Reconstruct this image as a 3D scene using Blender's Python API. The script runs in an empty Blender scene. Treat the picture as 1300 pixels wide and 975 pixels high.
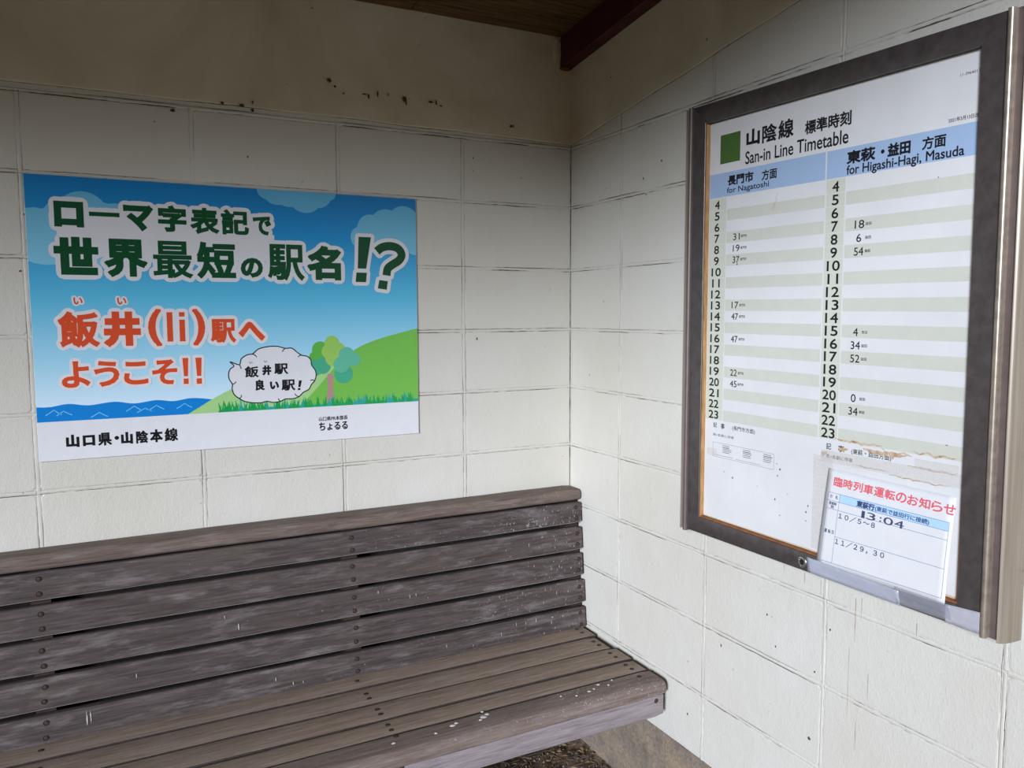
import bpy, bmesh, math, random
import numpy as np
from mathutils import Vector, Matrix, noise
from mathutils.geometry import delaunay_2d_cdt

random.seed(7)
C = bpy.context.scene.collection
S = bpy.context.scene
Z0 = 2.045                      # height of the top block joint above the floor (m)

# ------------------------------------------------------------------ camera
cd = bpy.data.cameras.new('camera')
cd.sensor_width = 36.0
cd.lens = 36.0 * 1007.78 / 1300.0
cd.clip_start = 0.02
cam = bpy.data.objects.new('camera', cd)
C.objects.link(cam)
fw = Vector((0.45771116, 0.88465403, -0.08881296))
rt = Vector((0.8880268, -0.45978035, -0.00322876))
up = Vector((0.04369079, 0.07739045, 0.99604309))
M = Matrix((rt, up, -fw)).transposed().to_4x4()
M.translation = Vector((-1.4301, -2.3278, -0.5481 + Z0))
cam.matrix_world = M
S.camera = cam

# ------------------------------------------------------------------ sky and exposure
SKY_STRENGTH = 0.17
EXPOSURE = 0.66
ROOF_EDGE = -2.95
HILL = 3.0
SUN_DIR = (-.75, -.655, .245)     # towards the bright part of the overcast sky
sd = bpy.data.lights.new('veiled_sun', 'SUN')
sd.energy = SUN = 3.1
sd.angle = math.radians(15)
sd.color = (.885, .965, 1.16)
so = bpy.data.objects.new('veiled_sun', sd)
so.rotation_mode = 'QUATERNION'
so.rotation_quaternion = Vector((0, 0, 1)).rotation_difference(Vector(SUN_DIR))
so.location = (-4, -8, 5)
C.objects.link(so)
w = bpy.data.worlds.new('overcast_sky')
S.world = w
w.use_nodes = True
bg = w.node_tree.nodes['Background']
bg.inputs[1].default_value = SKY_STRENGTH
_t = w.node_tree
_tc = _t.nodes.new('ShaderNodeTexCoord')
_sx = _t.nodes.new('ShaderNodeSeparateXYZ')
_rp = _t.nodes.new('ShaderNodeValToRGB')      # overcast sky: three times brighter overhead than at the horizon
_t.links.new(_tc.outputs['Generated'], _sx.inputs[0])
_t.links.new(_sx.outputs[2], _rp.inputs[0])
_t.links.new(_rp.outputs[0], bg.inputs[0])
_rp.color_ramp.elements[0].color = (0.36, 0.33, 0.27, 1)
_rp.color_ramp.elements[1].color = (0.90, 0.96, 1.04, 1)
S.view_settings.view_transform = 'Standard'
S.view_settings.look = 'None'
S.view_settings.gamma = 1.0
S.view_settings.use_curve_mapping = False
S.view_settings.exposure = EXPOSURE


# ------------------------------------------------------------------ helpers
def srgb(r, g, b):
    f = lambda c: (c / 12.92 if c <= 0.04045 else ((c + 0.055) / 1.055) ** 2.4)
    return (f(r / 255), f(g / 255), f(b / 255), 1)


class NT:
    """small node-tree writer"""
    def __init__(self, name, rough=0.6, spec=0.4, metal=0.0):
        self.m = bpy.data.materials.new(name)
        self.m.use_nodes = True
        self.t = self.m.node_tree
        self.b = self.t.nodes['Principled BSDF']
        self.b.inputs['Roughness'].default_value = rough
        self.b.inputs['Specular IOR Level'].default_value = spec
        self.b.inputs['Metallic'].default_value = metal

    def n(self, kind, **kw):
        x = self.t.nodes.new(kind)
        for k, v in kw.items():
            setattr(x, k, v)
        return x

    def link(self, a, b):
        self.t.links.new(a, b)

    def coord(self, scale=(1, 1, 1), out='Object', loc=(0, 0, 0)):
        tc = self.n('ShaderNodeTexCoord')
        mp = self.n('ShaderNodeMapping')
        mp.inputs['Scale'].default_value = scale
        mp.inputs['Location'].default_value = loc
        self.link(tc.outputs[out], mp.inputs[0])
        return mp.outputs[0]

    def noise(self, vec, scale, detail=4, rough=0.55, dist=0.0):
        x = self.n('ShaderNodeTexNoise')
        x.inputs['Scale'].default_value = scale
        x.inputs['Detail'].default_value = detail
        x.inputs['Roughness'].default_value = rough
        x.inputs['Distortion'].default_value = dist
        self.link(vec, x.inputs['Vector'])
        return x.outputs['Fac']

    def ramp(self, fac, stops):
        x = self.n('ShaderNodeValToRGB')
        e = x.color_ramp.elements
        while len(e) < len(stops):
            e.new(0.5)
        for el, (p, c) in zip(e, stops):
            el.position = p
            el.color = c if len(c) == 4 else (*c, 1)
        self.link(fac, x.inputs[0])
        return x.outputs[0]

    def mix(self, fac, a, b, mode='MIX'):
        x = self.n('ShaderNodeMix', data_type='RGBA', blend_type=mode)
        for i, v in ((0, fac), (6, a), (7, b)):
            if hasattr(v, 'is_linked') or isinstance(v, bpy.types.NodeSocket):
                self.link(v, x.inputs[i])
            else:
                x.inputs[i].default_value = v
        return x.outputs[2]

    def math(self, op, a, b=0.0):
        x = self.n('ShaderNodeMath', operation=op)
        for i, v in ((0, a), (1, b)):
            if isinstance(v, bpy.types.NodeSocket):
                self.link(v, x.inputs[i])
            else:
                x.inputs[i].default_value = v
        return x.outputs[0]

    def color(self, c):
        if isinstance(c, bpy.types.NodeSocket):
            self.link(c, self.b.inputs['Base Color'])
        else:
            self.b.inputs['Base Color'].default_value = c

    def bump(self, h, strength=0.3, dist=0.002, prev=None):
        x = self.n('ShaderNodeBump')
        x.inputs['Strength'].default_value = strength
        x.inputs['Distance'].default_value = dist
        self.link(h, x.inputs['Height'])
        if prev is not None:
            self.link(prev, x.inputs['Normal'])
        self.link(x.outputs[0], self.b.inputs['Normal'])
        return x.outputs[0]


BW = lambda v: (v, v, v, 1)


def flat(name, c, rough=0.5, spec=0.3, metal=0.0, var=0.05, scale=30):
    t = NT(name, rough, spec, metal)
    n = t.noise(t.coord(), scale, 3)
    lo = tuple(x * (1 - var) for x in c[:3]) + (1,)
    hi = tuple(min(1, x * (1 + var)) for x in c[:3]) + (1,)
    t.color(t.ramp(n, [(0.3, lo), (0.7, hi)]))
    return t.m


def empty(name, loc, label=None, cat=None, group=None):
    o = bpy.data.objects.new(name, None)
    o.empty_display_size = 0.1
    o.location = loc
    C.objects.link(o)
    tag(o, label, cat, group)
    return o


def tag(o, label=None, cat=None, group=None, kind=None):
    if label: o['label'] = label
    if cat: o['category'] = cat
    if group: o['group'] = group
    if kind: o['kind'] = kind
    return o


ROOTS = {}


def world_loc(o):
    v = Vector((0, 0, 0))
    while o is not None:
        v += o.location
        o = o.parent
    return v


def mk(name, verts, faces, mats, parent=None, idx=None, smooth=False, loc=None, label=None):
    """verts in world metres; the object's origin is the parent's, or loc"""
    off = world_loc(parent) if parent else Vector((0, 0, 0))
    if loc is not None:
        off = Vector(loc)
    me = bpy.data.meshes.new(name)
    me.from_pydata([Vector(v) - off for v in verts], [], faces)
    for m in (mats if isinstance(mats, (list, tuple)) else [mats]):
        me.materials.append(m)
    if idx:
        for p, i in zip(me.polygons, idx):
            p.material_index = i
    if smooth:
        for p in me.polygons:
            p.use_smooth = True
    me.update()
    o = bpy.data.objects.new(name, me)
    C.objects.link(o)
    if parent:
        o.parent = parent
        o.location = off - world_loc(parent)
    else:
        o.location = off
    if label:
        o['label'] = label
    return o


def recalc(o):
    bm = bmesh.new(); bm.from_mesh(o.data)
    bmesh.ops.recalc_face_normals(bm, faces=bm.faces)
    bm.to_mesh(o.data); bm.free()
    return o


class MB:
    """collects pieces of one mesh in world metres"""
    def __init__(self):
        self.v, self.f, self.i = [], [], []

    def add(self, verts, faces, idx=0):
        k = len(self.v)
        self.v += [tuple(x) for x in verts]
        for f in faces:
            self.f.append([k + j for j in f]); self.i.append(idx)

    def box(self, lo, hi, idx=0, bev=0.0, seg=2, xf=None):
        bm = bmesh.new()
        bmesh.ops.create_cube(bm, size=1)
        for v in bm.verts:
            v.co = Vector([(lo[a] + hi[a]) / 2 + v.co[a] * (hi[a] - lo[a]) for a in range(3)])
        if bev:
            bmesh.ops.bevel(bm, geom=bm.edges[:], offset=bev, segments=seg, profile=0.5, affect='EDGES')
        self.bm(bm, idx, xf)

    def bm(self, bm, idx=0, xf=None):
        bm.verts.index_update()
        vs = [v.co.copy() for v in bm.verts]
        if xf: vs = [xf(v) for v in vs]
        self.add(vs, [[v.index for v in f.verts] for f in bm.faces], idx)
        bm.free()

    def build(self, name, mats, parent=None, smooth=False, loc=None, label=None, fix=False):
        o = mk(name, self.v, self.f, mats, parent, self.i, smooth, loc, label)
        if fix: recalc(o)
        return o


def shade_auto(o, ang=35):
    me = o.data
    for p in me.polygons: p.use_smooth = True
    bm = bmesh.new(); bm.from_mesh(me)
    for e in bm.edges:
        if len(e.link_faces) == 2 and e.calc_face_angle(0) > math.radians(ang):
            e.smooth = False
    bm.to_mesh(me); bm.free()
    return o


# ------------------------------------------------------------------ materials of the building
def wall_paint(name, seed):
    t = NT(name, 0.4, 0.45)
    v = t.coord(loc=(seed, seed, seed))
    big = t.noise(v, 1.6, 3)
    base = t.ramp(big, [(0.3, srgb(201, 195, 178)), (0.7, srgb(209, 205, 192))])
    # brushed streaks and thin grime
    v2 = t.coord((9, 9, 1.2), loc=(seed, 0, 0))
    streak = t.noise(v2, 3, 5, 0.65)
    base = t.mix(t.math('MULTIPLY', t.ramp(streak, [(0.52, BW(0)), (0.8, BW(1))]), 0.10), base, srgb(176, 164, 144))
    # chips and specks that show grey concrete
    sp = t.noise(t.coord((1, 1, 0.7), loc=(seed, 3, 1)), 46, 2, 0.5)
    dens = t.noise(v, 3.3, 2)
    m = t.math('MULTIPLY', t.ramp(sp, [(0.735, BW(0)), (0.765, BW(1))]), t.ramp(dens, [(0.42, BW(0)), (0.6, BW(1))]))
    base = t.mix(t.math('MULTIPLY', m, 0.8), base, srgb(82, 74, 66))
    t.color(base)
    h1 = t.noise(t.coord((1, 1, 0.8)), 90, 4, 0.6)
    h2 = t.noise(t.coord(), 14, 3, 0.5)
    nb = t.bump(h1, 0.3, 0.002)
    nb = t.bump(h2, 0.3, 0.006, nb)
    h3 = t.noise(t.coord((1, 1, .6), loc=(2, 2, 2)), 210, 2, 0.5)
    nb = t.bump(t.ramp(h3, [(.5, BW(0)), (.75, BW(1))]), .28, .0012, nb)
    t.bump(m, -0.6, 0.002, nb)
    return t.m


def plaster(name):
    t = NT(name, 0.7, 0.3)
    v = t.coord()
    n = t.noise(v, 2.6, 5, 0.6, 0.6)
    base = t.ramp(n, [(0.28, srgb(184, 172, 142)), (0.5, srgb(204, 193, 166)), (0.75, srgb(218, 209, 186))])
    sp = t.noise(v, 38, 2)
    m = t.ramp(sp, [(0.75, BW(0)), (0.78, BW(0.8))])
    t.color(t.mix(m, base, srgb(90, 80, 68)))
    nb = t.bump(t.noise(v, 9, 4, 0.6), 0.4, 0.008)
    t.bump(t.noise(v, 70, 3), 0.25, 0.002, nb)
    return t.m


M_wallB = wall_paint('cream_block_paint_back', 0.0)
M_wallR = wall_paint('cream_block_paint_right', 5.0)
M_plaster = plaster('cream_plaster')
M_crack = flat('joint_crack_dirt', srgb(84, 72, 56), 0.9, 0.1, var=0.3, scale=40)


def concrete(name, a, b, c):
    t = NT(name, 0.85, 0.2)
    v = t.coord()
    n = t.noise(v, 5, 6, 0.65, 0.4)
    f = t.noise(v, 120, 3)
    base = t.ramp(n, [(0.3, a), (0.52, b), (0.72, c)])
    t.color(t.mix(0.35, base, t.ramp(f, [(0.3, BW(0.15)), (0.7, BW(0.75))]), 'OVERLAY'))
    nb = t.bump(t.noise(v, 160, 4), 0.4, 0.002)
    t.bump(n, 0.5, 0.01, nb)
    return t.m


M_found = concrete('bare_concrete', srgb(100, 88, 74), srgb(130, 117, 102), srgb(154, 134, 106))
M_dim = concrete('gap_shade_concrete', srgb(44, 40, 36), srgb(58, 53, 48), srgb(74, 68, 60))  # very dark tone standing for the shade behind the bench slats
M_floor = concrete('dirty_concrete_floor', srgb(104, 88, 70), srgb(138, 118, 96), srgb(156, 138, 114))
M_ground = concrete('asphalt_platform', srgb(124, 104, 78), srgb(144, 124, 96), srgb(158, 138, 110))


def ceiling_wood():
    t = NT('ceiling_board_wood', 0.75, 0.2)
    g = t.noise(t.coord((1.2, 22, 22)), 4, 6, 0.65, 0.8)
    t.color(t.ramp(g, [(0.3, srgb(52, 38, 22)), (0.5, srgb(94, 72, 44)), (0.72, srgb(122, 98, 62))]))
    t.bump(g, 0.3, 0.003)
    return t.m


M_ceil = ceiling_wood()
M_beam = flat('dark_red_paint', srgb(70, 29, 26), 0.6, 0.3, var=0.25, scale=14)
M_roof = flat('roof_sheet_metal', srgb(96, 100, 102), 0.5, 0.4)


# ------------------------------------------------------------------ block walls
ROWS = [Z0 + d - 0.2 * i for i, d in enumerate([.0014, .0042, -.0042, -.0036, -.0001, -.0004, .0003, .0017, .0007, 0, 0])]


def block_wall(name, to3, vert, a0, a1, rows, mats, extra=None, ztop=None):
    """blocks as bevelled rounded slabs over a mortar plane with raised beads; to3(a, z, n) -> world"""
    mb = MB()
    rnd = random.Random(len(name) * 13)
    bot, top = rows[-1], rows[0]
    mb.add([to3(a0, bot, -.0012), to3(a1, bot, -.0012), to3(a1, top + .03, -.0012), to3(a0, top + .03, -.0012)], [(0, 1, 2, 3)], 0)
    edges = [a0] + vert + [a1]
    g = 0.0052
    for zi in range(len(rows) - 1):
        zt, zb = rows[zi], rows[zi + 1]
        for k in range(len(edges) - 1):
            l = edges[k] + (g if k > 0 else 0.0015)
            r = edges[k + 1] - (g if k < len(edges) - 2 else 0)
            b, t = zb + g, zt - g
            if r - l < 0.03: continue
            rad = 0.007
            ring = []
            def seg(p, q, n):
                for j in range(n):
                    s = j / n
                    ring.append((p[0] + (q[0] - p[0]) * s, p[1] + (q[1] - p[1]) * s))
            nx, nz = max(3, int((r - l) / 0.016)), 10
            seg((l + rad, b), (r - rad, b), nx); seg((r - rad, b), (r, b + rad), 3)
            seg((r, b + rad), (r, t - rad), nz); seg((r, t - rad), (r - rad, t), 3)
            seg((r - rad, t), (l + rad, t), nx); seg((l + rad, t), (l, t - rad), 3)
            seg((l, t - rad), (l, b + rad), nz); seg((l, b + rad), (l + rad, b), 3)
            cx, cz = (l + r) / 2, (b + t) / 2
            off = rnd.uniform(-.0006, .0006)
            N = len(ring)
            vs = []
            for d, n in ((0, -.0010), (.0012, -.0003), (.0040, 0.0)):
                for (a, z) in ring:
                    j = noise.noise(Vector((a * 55, z * 55, zi + k * 3.1))) * .0013
                    da = 1 if a > cx else -1
                    dz = 1 if z > cz else -1
                    ea = min(abs(a - l), abs(a - r)); ez = min(abs(z - b), abs(z - t))
                    aa = a - da * (d if ea < rad * .9 else 0) + (j * da if ea < .001 else 0)
                    zz = z - dz * (d if ez < rad * .9 else 0) + (j * dz if ez < .001 else 0)
                    vs.append(to3(aa, zz, n + off))
            fs = []
            for lay in range(2):
                for q in range(N):
                    p = (q + 1) % N
                    fs.append((lay * N + q, lay * N + p, (lay + 1) * N + p, (lay + 1) * N + q))
            fs.append([2 * N + q for q in range(N)])
            mb.add(vs, fs, 0)
    # mortar beads
    def bead(pts, width, amp):
        prof = [(-1.1, -.0012), (-.8, -.0006), (-.35, .0002), (.35, .0002), (.8, -.0006), (1.1, -.0012)]
        vs, fs = [], []
        for i, (a, z, dirn) in enumerate(pts):
            wv = width * (1 + .22 * noise.noise(Vector((a * 20, z * 20, amp))))
            sh = .0007 * noise.noise(Vector((a * 9, z * 9, amp + 4)))
            for (s, n) in prof:
                nn = n + (.0006 * noise.noise(Vector((a * 40, z * 40, 2))) if abs(s) < .9 else 0)
                if dirn == 'h': vs.append(to3(a, z + s * wv + sh, nn))
                else: vs.append(to3(a + s * wv + sh, z, nn if to3 is right3 else nn * .5))
        P = len(prof)
        for i in range(len(pts) - 1):
            for q in range(P - 1):
                fs.append((i * P + q, i * P + q + 1, (i + 1) * P + q + 1, (i + 1) * P + q))
        mb.add(vs, fs, 0)
    n = int((a1 - a0) / .012)
    for z in rows[:-1]:
        bead([(a0 + (a1 - a0) * i / n, z, 'h') for i in range(n + 1)], .0040, z)
    m = int((top - bot) / .012)
    for a in vert:
        bead([(a, bot + (top - bot) * i / m, 'v') for i in range(m + 1)], .0045, a)
    # dirt caught in the hairline cracks along the joints
    def crack(a_s, z_s, a_e, z_e, wmax, seed):
        L = math.hypot(a_e - a_s, z_e - z_s)
        n = max(2, int(L / .008))
        hor = abs(a_e - a_s) > abs(z_e - z_s)
        vs, fs = [], []
        for i in range(n + 1):
            s = i / n
            a, z = a_s + (a_e - a_s) * s, z_s + (z_e - z_s) * s
            x = noise.noise(Vector((a * 7, z * 7, seed))) + .5 * noise.noise(Vector((a * 60, z * 60, seed)))
            wv = max(0, min(1, x * 1.5 + .28)) * wmax
            j = .0012 * noise.noise(Vector((a * 30, z * 30, seed + 9)))
            if hor: vs += [to3(a, z + j - wv, .0007), to3(a, z + j + wv, .0007)]
            else: vs += [to3(a + j - wv, z, .0007), to3(a + j + wv, z, .0007)]
        for i in range(n):
            fs.append((2 * i, 2 * i + 1, 2 * i + 3, 2 * i + 2))
        mb.add(vs, fs, 1)
    for i, z in enumerate(rows[:-1]):
        k = 1.35 if i < 4 else .8
        crack(a0 + .004, z - .0046, a1, z - .0046, .0010 * k, i * 3.3)
        crack(a0 + .004, z + .0046, a1, z + .0046, .0006 * k, i * 3.3 + 1.7)
    for i, a in enumerate(vert):
        crack(a - .0052, bot, a - .0052, top, .0004, i * 5.1 + 60)
        crack(a + .0052, bot, a + .0052, top, .0005, i * 5.1 + 62)
    crack(a0 + .0014, bot, a0 + .0014, top, .0008, 99)
    if extra: extra(mb)
    o = mb.build(name, mats, loc=to3(0, 0, 0))
    tag(o, kind='structure')
    return o


def back3(a, z, n): return (-a, -n, z)
def right3(a, z, n): return (-n, -a, z)


WL = 6.6                       # shelter width
vertB = [.3927 + .0053, .7927 + .0016, 1.1927 - .0021, 1.5927 - .0047, 1.992, 2.392, 2.79, 3.19, 3.59, 3.99, 4.39, 4.79, 5.19, 5.59, 5.99, 6.39]
vertR = [.3011 - .0058, .7011 - .0009, 1.1011 + .0019, 1.5011 + .0049, 1.905, 2.305, 2.7]
wall_back = block_wall('wall_back', back3, vertB, 0, WL, ROWS + [0.0], [M_wallB, M_crack])
rowsR = [ROWS[0] + .4, ROWS[0] + .2] + ROWS[:10]
PAINT_END = Z0 - 1.786
rowsR = [z for z in rowsR if z > PAINT_END + .02] + [PAINT_END]
wall_right = block_wall('wall_right', right3, vertR, 0, 2.9, rowsR, [M_wallR, M_crack])


def slope_z(a): return Z0 + .355 + .125 * a          # underside of the roof boards


def plaster_band(name, to3, a1, low, parent):
    """rendered plaster above the blocks, a few millimetres proud, with a wavering lower edge"""
    n = int(a1 / .02); R = 8
    vs, fs = [], []
    for i in range(n + 1):
        a = a1 * i / n
        zb = low(a) + .0022 * noise.noise(Vector((a * 6, 1, 2))) + .0010 * noise.noise(Vector((a * 30, 1, 5)))
        zt = slope_z(a) + .05 if to3 is right3 else Z0 + .37
        col = [(zb + .002, -.003), (zb, .0018)]
        for r in range(R + 1):
            z = zb + .006 + (zt - zb - .006) * r / R
            col.append((z, .0026 + .0010 * noise.noise(Vector((a * 4, z * 4, 3)))))
        vs += [to3(a, z, nn) for z, nn in col]
    P = R + 3
    for i in range(n):
        for q in range(P - 1):
            fs.append((i * P + q, (i + 1) * P + q, (i + 1) * P + q + 1, i * P + q + 1))
    o = mk(name, vs, fs, M_plaster, parent, smooth=True)
    recalc(o)
    # hairline crack under its lower edge
    cv, cf = [], []
    m = int(a1 / .008)
    for i in range(m + 1):
        a = .003 + (a1 - .003) * i / m
        zb = low(a) + .0022 * noise.noise(Vector((a * 6, 1, 2))) + .0010 * noise.noise(Vector((a * 30, 1, 5)))
        wv = .0014 * max(.12, min(1, .5 + 1.1 * noise.noise(Vector((a * 5, 3, 1))) + .5 * noise.noise(Vector((a * 50, 3, 2)))))
        cv += [to3(a, zb - wv, .0012), to3(a, zb + .0006, .0020)]
    for i in range(m):
        cf.append((2 * i, 2 * i + 1, 2 * i + 3, 2 * i + 2))
    mk('crack', cv, cf, M_crack, parent)
    return o


plaster_band('plaster_band', back3, WL, lambda a: Z0 + .012 + .006 * min(1, a / .8), wall_back)
plaster_band('plaster_band', right3, 2.9, lambda a: Z0 + .0105 + .1425 * a, wall_right)

# dark sheet on the wall behind the bench, painting in the shade between the slats
mk('gap_shade_patch', [back3(a, z, .0014) for a, z in ((.006, .0), (.006, Z0 - 1.168), (2.42, Z0 - 1.168), (2.42, .0))], [(0, 3, 2, 1)], M_dim, wall_back)
# wall cores (give the walls their thickness) and the bare concrete foundation of the right wall
mb = MB(); mb.box((-WL - .12, .0035, 0), (.12, .12, Z0 + .36))
mb.build('core', M_found, wall_back)
mb = MB()
mb.add([(.0035, -2.9, 0), (.12, -2.9, 0), (.12, .0035, 0), (.0035, .0035, 0),
        (.0035, -2.9, slope_z(2.9)), (.12, -2.9, slope_z(2.9)), (.12, .0035, slope_z(0)), (.0035, .0035, slope_z(0))],
       [(0, 3, 2, 1), (4, 5, 6, 7), (0, 1, 5, 4), (1, 2, 6, 5), (2, 3, 7, 6), (3, 0, 4, 7)])
mb.build('core', M_found, wall_right)
vs, fs = [], []
NF = 140
for i in range(NF + 1):
    a = .001 + 2.898 * i / NF
    zt = PAINT_END + .003 * noise.noise(Vector((a * 14, 0, 0)))
    for z, n in ((zt + .001, -.003), (zt, .0015), (zt - .012, .003), (.13, .003), (0.02, .004), (-.01, .005)):
        vs.append(right3(a, z, n + .001 * noise.noise(Vector((a * 9, z * 9, 7)))))
for i in range(NF):
    for q in range(5):
        fs.append((i * 6 + q, i * 6 + q + 1, (i + 1) * 6 + q + 1, (i + 1) * 6 + q))
recalc(mk('foundation', vs, fs, M_found, wall_right, smooth=True))

# left wall, out of the picture: the end of the shelter
mb = MB()
mb.add([(-WL - .12, -2.9, 0), (-WL, -2.9, 0), (-WL, .0, 0), (-WL - .12, .0, 0),
        (-WL - .12, -2.9, slope_z(2.9)), (-WL, -2.9, slope_z(2.9)), (-WL, .0, slope_z(0)), (-WL - .12, .0, slope_z(0))],
       [(0, 3, 2, 1), (4, 5, 6, 7), (0, 1, 5, 4), (1, 2, 6, 5), (2, 3, 7, 6), (3, 0, 4, 7)])
tag(mb.build('wall_left', M_wallB), kind='structure')

# floor, outside ground
vs, fs = [], []
nx, ny = 60, 60
for i in range(nx + 1):
    for j in range(ny + 1):
        x = -WL + (WL + .0) * i / nx; y = -2.95 * j / ny
        z = .004 * noise.noise(Vector((x * 3, y * 3, 0))) + .002 * noise.noise(Vector((x * 14, y * 14, 4)))
        if x > -.03: z += .012 * (x + .03) / .03
        vs.append((x, y, z))
for i in range(nx):
    for j in range(ny):
        q = i * (ny + 1) + j
        fs.append((q, q + 1, q + ny + 2, q + ny + 1))
fl = mk('floor', vs, fs, M_floor, smooth=True)
recalc(fl); tag(fl, kind='structure')
mb = MB(); mb.box((-16, -18, -.35), (14, -2.95, -.02)); mb.box((-16, -2.95, -.35), (14, 6, -.03))
tag(mb.build('ground', M_ground), kind='structure')

# unseen wooded hill, added to cut low sky light on the upper walls
M_hill = concrete('added_hill_green', srgb(34, 44, 24), srgb(52, 66, 36), srgb(74, 84, 50))
vs, fs = [], []
for i in range(61):
    for j in range(13):
        x = -70 + 140 * i / 60; y = -13 - 30 * j / 12
        h = HILL * (j / 12) ** .8 * (1 + .25 * noise.noise(Vector((x * .06, y * .05, 3)))) + .9 * noise.noise(Vector((x * .5, y * .5, 1)))
        vs.append((x, y, -.3 + h))
for i in range(60):
    for j in range(12):
        q = i * 13 + j
        fs.append((q, q + 1, q + 14, q + 13))
hl = recalc(mk('added_sky_blocking_hill', vs, fs, M_hill)); tag(hl, kind='structure')

# roof: boards, sheet above, rafter beam along the right wall
mb = MB()
bw = .2005
k = 0
y = .2005
while y > ROOF_EDGE:
    y1 = max(y - bw, ROOF_EDGE)
    g = .004
    cuts = [-WL - .3, -2.9, -.564, .30] if k % 2 == 1 else [-WL - .3, -1.7, .30]
    for c in range(len(cuts) - 1):
        xa, xb = cuts[c] + .0015, cuts[c + 1] - .0015
        dz = random.uniform(-.001, .001)
        v8 = []
        for zz in (0, .014):
            for (xx, yy) in ((xa, y - g / 2), (xb, y - g / 2), (xb, y1 + g / 2), (xa, y1 + g / 2)):
                v8.append((xx, yy, slope_z(-yy) + zz + dz))
        mb.add(v8, [(0, 1, 2, 3), (7, 6, 5, 4), (0, 4, 5, 1), (1, 5, 6, 2), (2, 6, 7, 3), (3, 7, 4, 0)])
    y -= bw; k += 1
o = mb.build('ceiling', M_ceil, fix=True); tag(o, kind='structure')
mb = MB()
mb.add([(x, yy, slope_z(-yy) + zz) for zz in (.0165, .03) for (x, yy) in ((-WL - .35, .25), (.35, .25), (.35, ROOF_EDGE - .04), (-WL - .35, ROOF_EDGE - .04))],
       [(3, 2, 1, 0), (4, 5, 6, 7), (0, 1, 5, 4), (1, 2, 6, 5), (2, 3, 7, 6), (3, 0, 4, 7)])
tag(mb.build('roof', M_roof, fix=True), kind='structure')

mb = MB(); mb.box((-WL - .1, -2.83, Z0 + .50), (.1, -2.73, slope_z(2.78)), bev=.004)  # unseen lintel, added to set where the roof's shadow falls on the walls
tag(mb.build('added_shade_lintel', M_beam, loc=(-2, -2.78, Z0 + .6)), kind='structure')
mb = MB()
bmw, n = .044, 40
prof = [(-bmw, .26), (-bmw + .003, .257), (-.0005, .257), (-.0005, .352), (-bmw, .352)]
vs, fs = [], []
for i in range(n + 1):
    a = .002 + 2.80 * i / n
    for (x, z) in prof:
        vs.append((x + .0008 * noise.noise(Vector((a * 8, x * 40, 2))), -a, Z0 + z + .125 * a))
for i in range(n):
    for q in range(5):
        p = (q + 1) % 5
        fs.append((i * 5 + q, i * 5 + p, (i + 1) * 5 + p, (i + 1) * 5 + q))
fs += [tuple(range(5)), tuple(n * 5 + q for q in reversed(range(5)))]
beam = recalc(mk('roof_beam', vs, fs, M_beam, loc=(-.02, -1.4, Z0 + .4)))
tag(beam, 'dark red painted timber beam running along the right wall under the roof boards', 'beam')


def lump(name, c, r, mat, parent, seed, sub=3, amp=.35):
    bm = bmesh.new()
    bmesh.ops.create_icosphere(bm, subdivisions=sub, radius=1)
    for v in bm.verts:
        k = 1 + amp * noise.noise(v.co * 1.7 + Vector((seed, 0, 0)))
        v.co = Vector((c[0] + v.co.x * k * r[0], c[1] + v.co.y * k * r[1], c[2] + v.co.z * k * r[2]))
    m = MB(); m.bm(bm)
    return m.build(name, mat, parent, smooth=True)


lump('mortar_patch', (-.058, -.002, Z0 + .315), (.020, .006, .038), M_plaster, wall_back, 3)
M_rust = flat('rust_stain', srgb(110, 66, 34), .9, .1, var=.4, scale=90)
lump('rusty_bracket', (-.030, -.012, Z0 + .254), (.020, .010, .006), M_rust, wall_back, 8)

# broken spots in the plaster
M_hole = flat('chipped_plaster_hole', srgb(78, 68, 56), .95, .05, var=.4, scale=120)


def chip(a, z, rw, rh, seed, n=.0062, to3=back3, mat=None, parent=None, name='plaster_chip'):
    pts = []
    N = 18
    for i in range(N):
        t = 2 * math.pi * i / N
        k = .55 + .9 * abs(noise.noise(Vector((math.cos(t) * 1.6 + seed, math.sin(t) * 1.6, seed * 2.1))))
        pts.append(to3(a + rw * k * math.cos(t), z + rh * k * math.sin(t), n))
    return mk(name, pts, [list(range(N))], mat or M_hole, parent or wall_back)


# (distance from corner, height over the joint, half sizes)
for i, (a, z, rw, rh) in enumerate([(.815, .118, .008, .007), (.80, .104, .005, .004), (.775, .087, .003, .004),
                                    (.712, .092, .010, .003), (.700, .086, .004, .009), (.672, .098, .003, .013), (.64, .10, .002, .008),
                                    (.588, .091, .009, .010), (.584, .080, .003, .008), (.505, .094, .010, .005), (.487, .094, .004, .011),
                                    (.472, .086, .007, .003), (.230, .050, .007, .005), (.222, .051, .003, .006),
                                    (1.03, .033, .003, .006), (1.235, -.011, .009, .006), (1.06, .021, .009, .006), (1.03, .013, .006, .006), (1.11, .022, .006, .005)]):
    chip(a, Z0 + z, rw, rh, i * 1.37, .0075 if z > .015 else .0012)
for i, (a, z, rw, rh) in enumerate([(1.047, -.115, .005, .007), (1.28, -.045, .004, .004), (.362, -.06, .003, .008), (.362, -.10, .002, .006), (1.60, -.44, .006, .005),
                                    (1.585, -.30, .003, .006), (.353, -.63, .005, .011)]):
    chip(a, Z0 + z, rw * .6, rh * .6, i * 2.3 + 50, .0016)
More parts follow.
